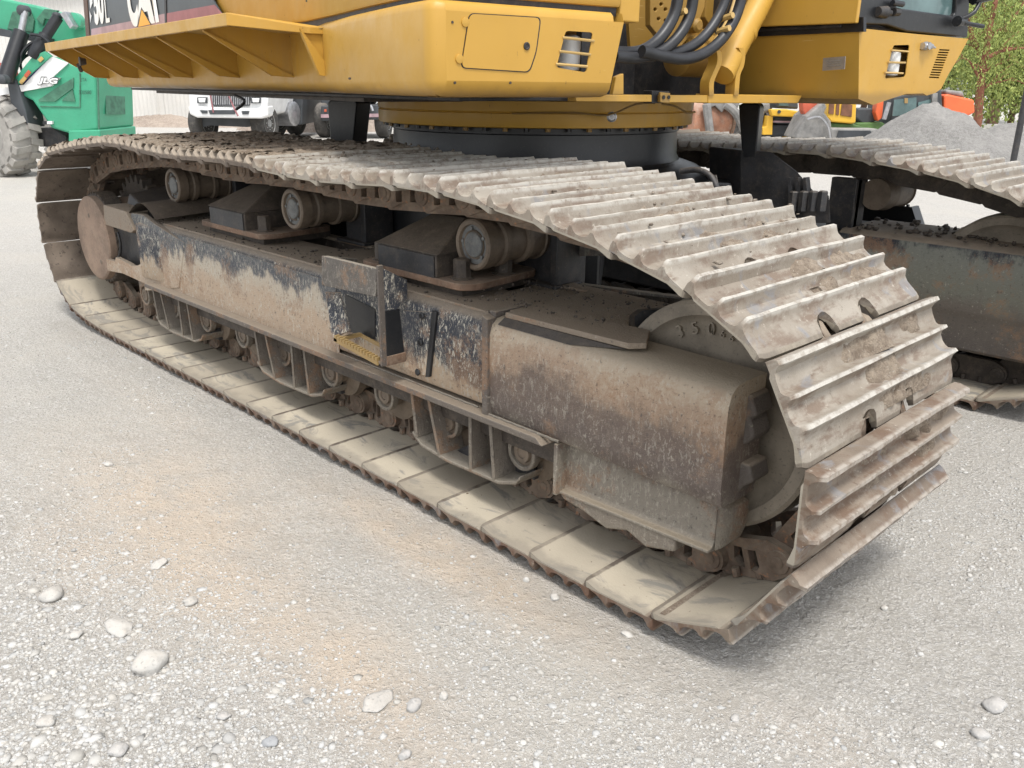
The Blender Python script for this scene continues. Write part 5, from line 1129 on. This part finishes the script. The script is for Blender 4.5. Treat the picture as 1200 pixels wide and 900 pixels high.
# --- trees
def mk_leaf(name, a, b_):
    t = NT(name); v = t.coords(rnd=False); n = t.noise(v, .9, 4); c = t.mix(t.ramp(n, .35, .65), a, b_)
    g = t.n('ShaderNodeNewGeometry'); rn = t.ramp(g.outputs['Random Per Island'], 0, 1, 0, .8); c = t.mix(rn, c, tuple(min(1, x * 1.5) for x in b_))
    t.b.inputs['Subsurface Weight'].default_value = 0; return t.fin(c, .7)
M['leafy'] = mk_leaf('young_yellow_green_leaves', (.10, .16, .035), (.24, .28, .07)); M['leafg'] = mk_leaf('green_leaves', (.05, .10, .03), (.12, .19, .055)); M['bark'] = mat_plain('brown_bark', (.15, .085, .055), .9, .3, 6, bump=.5); M['barkr'] = mat_plain('reddish_bark', (.24, .10, .06), .9, .3, 6, bump=.5)
def tree(px, d, h, spread, mleaf, mbark, seed, label, cat='tree', leaves=6000, leaf=.10, crown0=.22, group=None, bare=False):
    q = random.Random(seed); g = gz(px, d); T = thing('tree', label, cat, g, group); b = MB(); tips = []
    def limb(p, dr, ln, r_, lev):
        n = 5; P = [p]; 
        for i in range(n):
            dr = (dr + Vector((q.uniform(-.22, .22), q.uniform(-.22, .22), q.uniform(-.03, .16)))).normalized(); P.append(P[-1] + dr * ln / n)
        b.tube(P, [r_ * (1 - .13 * i) for i in range(6)], 7, smooth=2)
        if lev >= (4 if bare else 3): tips.extend(P[1:]); return
        for i in range(4 if lev else 7):
            k = q.randint(1 if lev else 2, n); a = q.uniform(0, 6.28); el = q.uniform(.15, 1.0)
            limb(P[k], (dr * .5 + Vector((math.cos(a) * math.cos(el), math.sin(a) * math.cos(el), math.sin(el) * .7))).normalized(), ln * q.uniform(.42, .62), r_ * .5, lev + 1)
        tips.extend(P[2:])
    limb(g - ZV * .1, Vector((q.uniform(-.08, .08), q.uniform(-.08, .08), 1)), h * .55, h * .022, 0)
    b.obj('trunk', mbark, T, 60)
    if bare: return T
    n = leaves; tp = np.array([tuple(t) for t in tips]); idx = nr.randint(0, len(tp), n)
    P = tp[idx] + nr.normal(0, 1, (n, 3)) * np.array([spread * .16, spread * .16, spread * .13]); P = P[(P[:, 2] > h * crown0 * .5)]; n = len(P)
    A = nr.normal(0, 1, (n, 3)); A /= np.linalg.norm(A, axis=1)[:, None]; Bv = np.cross(A, nr.normal(0, 1, (n, 3))); Bv /= np.linalg.norm(Bv, axis=1)[:, None]
    s = leaf * nr.uniform(.5, 1.3, (n, 1)); V = np.stack([P - A * s, P - Bv * s * .55, P + A * s, P + Bv * s * .55], 1).reshape(-1, 3)
    me = bpy.data.meshes.new('crown'); me.vertices.add(n * 4); me.vertices.foreach_set('co', V.reshape(-1).astype(np.float32)); me.loops.add(n * 4); me.loops.foreach_set('vertex_index', np.arange(n * 4, dtype=np.int32)); me.polygons.add(n); me.polygons.foreach_set('loop_start', np.arange(n, dtype=np.int32) * 4); me.update(calc_edges=True); me.materials.append(mleaf)
    link('crown', me, T); return T
def forked_tree():
    d = 24; T = thing('tree', 'yellow green tree with a forked reddish trunk right of the cab', 'tree', gz(1150, d)); q = random.Random(4); b = MB(); tips = []
    g0 = gz(1147, d) - ZV * .1
    def br(pts, r0, r1, dy=0):
        P = catmull([bk(x, y, d + dy) if not isinstance(x, Vector) else x for x, y in pts], 4); n = len(P)
        b.tube(P, [r0 + (r1 - r0) * i / n for i in range(n)], 8, smooth=1); tips.extend(P[n // 3:]); return P
    m_ = [(1146, 140), (1148, 112), (1151, 85), (1156, 60), (1159, 35), (1166, 5), (1172, -40), (1176, -110)]
    b.tube([g0, bk(1146, 140, d)], .12, 8); br(m_, .12, .04)
    for pts, r0, dy in (([(1153, 70), (1146, 58), (1139, 44), (1136, 30), (1128, 0), (1120, -50)], .10, .3), ([(1157, 68), (1168, 62), (1182, 58), (1200, 56), (1226, 50)], .06, -.3), ([(1152, 88), (1162, 78), (1174, 74), (1190, 66)], .04, .4), ([(1150, 96), (1143, 84), (1136, 72), (1126, 66)], .04, -.2),
                        ([(1158, 48), (1168, 38), (1180, 28), (1196, 10), (1210, -30)], .06, .5), ([(1160, 25), (1152, 5), (1150, -40)], .05, .2), ([(1148, 110), (1158, 100), (1172, 96), (1186, 92)], .035, 0), ([(1165, 5), (1180, -15), (1200, -50)], .04, -.4)):
        P = br(pts, r0, .015, dy)
        for p in P[4::3]:
            for _ in range(2):
                e = p + Vector((q.uniform(-.5, .5), q.uniform(-.5, .5), q.uniform(-.2, .6))); b.tube([p, p.lerp(e, .5) + ZV * .05, e], .012, 5, smooth=1); tips.append(e)
    b.obj('trunk', M['barkr'], T, 60)
    n = 13000; tp = np.array([tuple(t) for t in tips]); P = tp[nr.randint(0, len(tp), n)] + nr.normal(0, 1, (n, 3)) * np.array([.62, .62, .60]); A = nr.normal(0, 1, (n, 3)) * np.array([.5, .5, 1.3]); A /= np.linalg.norm(A, axis=1)[:, None]; Bv = np.cross(A, nr.normal(0, 1, (n, 3))); Bv /= np.linalg.norm(Bv, axis=1)[:, None]
    s = .042 * nr.uniform(.5, 1.3, (n, 1)); V = np.stack([P - A * s, P - Bv * s * .4, P + A * s, P + Bv * s * .4], 1).reshape(-1, 3)
    me = bpy.data.meshes.new('crown'); me.vertices.add(n * 4); me.vertices.foreach_set('co', V.reshape(-1).astype(np.float32)); me.loops.add(n * 4); me.loops.foreach_set('vertex_index', np.arange(n * 4, dtype=np.int32)); me.polygons.add(n); me.polygons.foreach_set('loop_start', np.arange(n, dtype=np.int32) * 4); me.update(calc_edges=True); me.materials.append(M['leafy'])
    link('crown', me, T)
forked_tree()
tree(1215, 30, 10, 5, M['leafg'], M['bark'], 5, 'green leafy tree cut by the right edge, behind the forked tree', leaves=16000, leaf=.085)
tree(1165, 42, 13, 7, M['leafg'], M['bark'], 21, 'tall dark green tree farthest back at the right', leaves=20000, leaf=.12)
tree(1108, 38, 7.5, 5, M['leafy'], M['bark'], 31, 'bushy green tree above the orange machine', leaves=20000, leaf=.09, crown0=.05)
tree(1190, 27, 5.0, 4, M['leafy'], M['bark'], 41, 'low yellowish bush behind the lower stone pile', 'bush', leaves=12000, leaf=.08, crown0=0.0)
tree(70, 46, 12, 5, M['leafg'], M['bark'], 51, 'bare branched tree above the green telehandler boom', bare=True)
for k, (px, d_, lb) in enumerate(((560, 60, 'round green tree hidden behind the excavator body'), (760, 64, 'wide green tree far behind the boom foot'), (900, 58, 'broad green tree far behind the yellow loader'), (1010, 55, 'green tree far behind the cab box'))):
    tree(px, d_, 9, 8, M['leafg'], M['bark'], 60 + k, lb, leaves=5000, leaf=.3, crown0=.05)

# ================================================================== the ground
def mk_ground():
    t = NT('dusty_gravel_yard'); v = t.coords(rnd=False); at_ = t.n('ShaderNodeVertexColor', layer_name='soil'); sp = t.n('ShaderNodeSeparateColor'); t.l(at_.outputs[0], sp.inputs[0])
    n0 = t.noise(v, .9, 5); n1 = t.noise(v, 6, 7, .65); n2 = t.noise(v, 45, 6, .7); n3 = t.noise(v, 210, 4, .7)
    vo = t.n('ShaderNodeTexVoronoi'); vo.inputs['Scale'].default_value = 95; t.l(v, vo.inputs['Vector']); vo2 = t.n('ShaderNodeTexVoronoi'); vo2.inputs['Scale'].default_value = 42; t.l(v, vo2.inputs['Vector'])
    vd = t.n('ShaderNodeVectorMath', operation='ADD'); t.l(v, vd.inputs[0]); sv = t.n('ShaderNodeVectorMath', operation='SCALE'); sv.inputs['Scale'].default_value = .02; tn_ = t.n('ShaderNodeTexNoise'); tn_.inputs['Scale'].default_value = 40; t.l(v, tn_.inputs['Vector']); t.l(tn_.outputs['Color'], sv.inputs[0]); t.l(sv.outputs[0], vd.inputs[1])
    for q_ in (vo, vo2): t.l(vd.outputs[0], q_.inputs['Vector'])
    def cell(q_):
        s_ = t.n('ShaderNodeSeparateColor'); t.l(q_.outputs['Color'], s_.inputs[0]); return s_.outputs[0]
    g = t.mix(t.ramp(n1, .3, .7), (.53, .505, .46), (.62, .595, .55))
    g = t.mix(t.ramp(cell(vo), 0, 1, .0, .55), g, (.40, .385, .36)); g = t.mix(t.ramp(cell(vo2), .62, .9, 0, .5), g, (.70, .685, .655))
    g = t.mix(t.ramp(vo.outputs['Distance'], .42, .62, 0, .6), g, (.33, .305, .27))
    g = t.mix(t.ramp(n0, .45, .65, 0, .6), g, (.56, .52, .455))
    soil = t.mix(t.ramp(n2, .3, .7), (.55, .46, .365), (.62, .53, .43))
    f = t.math('MULTIPLY', sp.outputs[0], t.ramp(t.math('ADD', n1, t.math('MULTIPLY', n2, .25)), .42, .70, .55, 1.0))
    c = t.mix(f, g, soil)
    st = t.mix(t.ramp(vo.outputs['Distance'], .0, .6), (.66, .645, .62), (.46, .435, .39)); c = t.mix(t.math('MULTIPLY', t.ramp(n2, .40, .60, .15, .8), t.math('SUBTRACT', 1.0, f)), c, st)
    c = t.mix(t.ramp(n3, .60, .72, 0, .5), c, (.34, .31, .275)); c = t.mix(t.ramp(n3, .38, .28, 0, .5), c, (.66, .64, .61))
    c = t.mix(t.math('MULTIPLY', sp.outputs[1], .55), c, (.29, .255, .21))  # second channel darkens the ground with that painted shade
    h = t.math('ADD', t.math('MULTIPLY', t.ramp(vo2.outputs['Distance'], .55, 0), .6), t.math('ADD', t.math('MULTIPLY', t.ramp(vo.outputs['Distance'], .5, 0), .5), t.math('ADD', n2, n3)))
    t.bump(h, .85, .013); return t.fin(c, .93)
M['ground'] = mk_ground()
GX = np.concatenate([-np.geomspace(900, 8, 40), np.linspace(-7.8, -3.2, 60), np.linspace(-3.1, 2.2, 420), np.linspace(2.3, 6, 24), np.geomspace(7, 900, 30)])
GY = np.concatenate([-np.geomspace(900, 6, 30), np.linspace(-5.6, -2.1, 30), np.linspace(-2.0, 1.4, 300), np.linspace(1.5, 6, 60), np.geomspace(6.4, 900, 50)])
def gsoil(x, y):
    s = 0
    for cx, cy, rx, ry, a in ((-1.62, -.62, .75, .34, 1.0), (-.95, -.80, .45, .22, .55), (-.50, -.14, .60, .15, 1.0), (-.40, -.66, .34, .16, .8), (-1.0, -.12, .5, .12, .5), (-1.5, -1.03, .3, .12, .4), (.60, -.02, .25, .12, .35), (-.05, -.75, .3, .12, .45), (-2.6, -.25, .8, .1, .35)):
        s = s + a * np.exp(-(((x - cx) / rx) ** 2 + ((y - cy) / ry) ** 2))
    return np.clip(s, 0, 1)
def gh(x, y):
    near = np.exp(-((x + 1) / 6) ** 2 - ((y) / 5) ** 2)
    h = (fbm(x * 1.3, y * 1.3, 3, 1) - .5) * .030 + (fbm(x * 9, y * 9, 4, 2) - .5) * .011 + (fbm(x * 34, y * 34, 3, 4) - .5) * .006 * near
    h = h + .0035 * np.sin(y * 60 + 2 * np.sin(x * 3)) * np.exp(-((y - .12) / .22) ** 2) * np.clip((x - .3) * 3, 0, 1)
    return h * np.clip(near * 2, .25, 1) - .012 * np.exp(-((y - .45) / .7) ** 2)
X, Y = np.meshgrid(GX, GY, indexing='ij'); Z = gh(X, Y); nx, ny = X.shape
me = bpy.data.meshes.new('ground'); co = np.stack([X, Y, Z], -1).reshape(-1, 3).astype(np.float32); me.vertices.add(nx * ny); me.vertices.foreach_set('co', co.reshape(-1))
I = np.arange(nx * ny).reshape(nx, ny); q = np.stack([I[:-1, :-1], I[1:, :-1], I[1:, 1:], I[:-1, 1:]], -1).reshape(-1, 4)
me.loops.add(len(q) * 4); me.loops.foreach_set('vertex_index', q.reshape(-1).astype(np.int32)); me.polygons.add(len(q)); me.polygons.foreach_set('loop_start', np.arange(len(q), dtype=np.int32) * 4); me.update(calc_edges=True)
ca = me.color_attributes.new('soil', 'FLOAT_COLOR', 'POINT')  # red holds soil patches, green the painted shade
under_shade = np.exp(-((Y + .06) / .10) ** 2) * (X < .4) * (X > -4.6) * .35 + np.exp(-((X + 2.0) / 2.6) ** 2 - ((Y - 1.7) / 1.0) ** 2) * .5  # shade painted along the track's edge and under the machine
cc = np.stack([gsoil(X, Y), np.clip(under_shade, 0, 1), X * 0, X * 0 + 1], -1).reshape(-1).astype(np.float32); ca.data.foreach_set('color', cc)
me.shade_smooth(); me.materials.append(M['ground']); g = link('ground', me); g['kind'] = 'structure'
# distant tree line
# --- gravel: pebbles by the ten thousand
def mk_peb():
    t = NT('grey_pebbles'); v = t.coords(rnd=False); a = t.n('ShaderNodeVertexColor', layer_name='tint'); n = t.noise(v, 90, 5, .7)
    c = t.mix(t.ramp(n, .3, .7, 0, .35), a.outputs[0], (.43, .42, .395)); t.bump(n, .3, .003); return t.fin(c, .85)
M['peb'] = mk_peb()
def scatter(n, sz0, sz1, power, gap, seed, dens=None):
    q = np.random.RandomState(seed); out = []
    while len(out) < n:
        m_ = 60000
        r_ = 1.2 + 7.5 * q.uniform(0, 1, m_) ** power; a = q.uniform(R(98), R(178), m_); x = CP.x + r_ * np.cos(a); y = CP.y + r_ * np.sin(a)
        k = ((y < -.05) | (x > .12) | (y > 3.6)) & (x < 2.6)
        k &= ~((x > .05) & (x < .55) & (y > -.02) & (y < .95)); k &= ~((x < .9) & (y > D2 - .1) & (y < D2 + 1))
        gv = fbm(x * 1.6 + 7, y * 1.6, 3, 12); corner = np.exp(-((x + .75) / .8) ** 2 - ((y + 1.35) / .45) ** 2)
        pr = np.clip((gv - .36) * 2.6, .10, 1) * (1 - .72 * gsoil(x, y)) + corner * 2.2
        k &= q.uniform(0, 1, m_) < pr * gap
        out += list(zip(x[k], y[k]))
    P = np.array(out[:n]); s = sz0 + (sz1 - sz0) * q.uniform(0, 1, n) ** 3.2; corner = np.exp(-((P[:, 0] + .75) / .7) ** 2 - ((P[:, 1] + 1.35) / .4) ** 2); s = s * (1 + .6 * corner)
    z = gh(P[:, 0], P[:, 1]) - s * .08
    g_ = q.uniform(.36, .50, n); tn = q.uniform(-.02, .03, n); T = np.stack([g_ + tn * .6, g_ + tn * .1 - .008, g_ - tn * .6 - .03], -1)
    k = q.uniform(0, 1, n) < .13; T[k] *= .7
    return np.stack([P[:, 0], P[:, 1], z], -1), s, T
p_, s_, t_ = scatter(80000, .0014, .0056, 1.25, 1, 3); o = rocks('gravel', p_, s_, M['peb'], t_, .6, None, 0); o['kind'] = 'stuff'
p_, s_, t_ = scatter(5200, .0055, .0135, 1.0, 1, 9); o = rocks('coarse_gravel', p_, s_, M['peb'], t_, .42, None, 1); o['kind'] = 'stuff'
# --- single larger stones
def stone(px, py, w_px, label, colr, seed, flat=.6, el=1.0):
    p = pz_(px, py, 0); dpt = (p - CP).dot(CF); r_ = w_px / 2 * dpt / FPX; bm = bmesh.new(); bmesh.ops.create_icosphere(bm, subdivisions=3, radius=1); q = random.Random(seed); off = Vector((q.uniform(0, 50), q.uniform(0, 50), q.uniform(0, 50)))
    from mathutils import noise as mn
    for v in bm.verts:
        n_ = v.co.normalized(); k = 1 + .30 * mn.noise(n_ * 1.3 + off) + .10 * mn.noise(n_ * 4 + off); v.co = Vector((n_.x * r_ * k * el, n_.y * r_ * k * .85, n_.z * r_ * k * flat))
    me = bpy.data.meshes.new('stone'); bm.to_mesh(me); bm.free(); me.shade_smooth(); me.materials.append(colr); o = link('stone', me); o.location = (p.x, p.y, float(gh(np.array([p.x]), np.array([p.y]))[0]) + r_ * flat * .45); o.rotation_euler = (q.uniform(-.2, .2), q.uniform(-.2, .2), q.uniform(0, 3)); tag(o, label, 'stone', 'loose stones on the gravel'); return o
M['stw'] = mat_plain('pale_stone', (.44, .43, .405), .85, .12, 18, bump=.5, dirt=(.45, .40, .34), damt=.3); M['stg'] = mat_plain('grey_stone', (.36, .355, .345), .85, .15, 20, bump=.5, dirt=(.45, .41, .36), damt=.3); M['std'] = mat_plain('blue_grey_stone', (.27, .275, .28), .8, .15, 20, bump=.4)
for a in ((176, 785, 40, 'largest pale rounded stone lying near the bottom left', M['stw'], 1, .7), (62, 701, 29, 'pale flat stone at the left edge of the brown patch', M['stw'], 2, .55), (140, 739, 30, 'long pale stone above the largest rounded one', M['stw'], 3, .4, 1.4), (89, 749, 16, 'small pale stone left of the long one', M['stw'], 4, .6), (128, 545, 12, 'small white stone on the upper rim of the brown patch', M['stw'], 5, .5),
          (187, 663, 18, 'flat white stone in the middle of the brown patch', M['stw'], 6, .35, 1.3), (224, 709, 17, 'angular pale stone right of the brown patch', M['stw'], 7, .6), (317, 872, 19, 'blue grey stone near the bottom edge', M['std'], 8, .5), (485, 831, 20, 'grey stone lying left of the small white one at the bottom', M['stg'], 9, .65), (520, 818, 12, 'small white upright stone at the bottom centre', M['stw'], 10, .9),
          (442, 823, 36, 'broad half buried pale stone at the bottom', M['stw'], 11, .2, 1.2), (475, 888, 16, 'rounded grey stone on the bottom edge', M['stg'], 12, .7), (1166, 823, 26, 'brownish grey stone near the right edge', M['stg'], 13, .6), (1150, 857, 20, 'pale grey stone below the brownish one at the right', M['stg'], 14, .6), (735, 568 + 172, 14, 'pale stone on the dust just outside the front shoe', M['stw'], 15, .4),
          (1037, 708, 10, 'small white stone on the open gravel at the right', M['stw'], 16, .7), (140, 884, 24, 'grey angular stone in the coarse gravel corner', M['stg'], 17, .6), (55, 852, 22, 'pale stone in the coarse gravel near the left edge', M['stw'], 18, .6), (286, 871, 9, 'white pebble beside the blue grey stone', M['stw'], 19, .7), (862, 837, 12, 'greyish stone on the smooth dust right of the centre', M['stg'], 20, .5),
          (650, 697, 13, 'pale stone just below the edge of the track', M['stw'], 21, .6), (617, 677, 8, 'small round white pebble under the track edge', M['stw'], 22, .9), (262, 843, 16, 'tan stone between the gravel and the brown dust', M['stg'], 23, .5)):
    stone(*a)
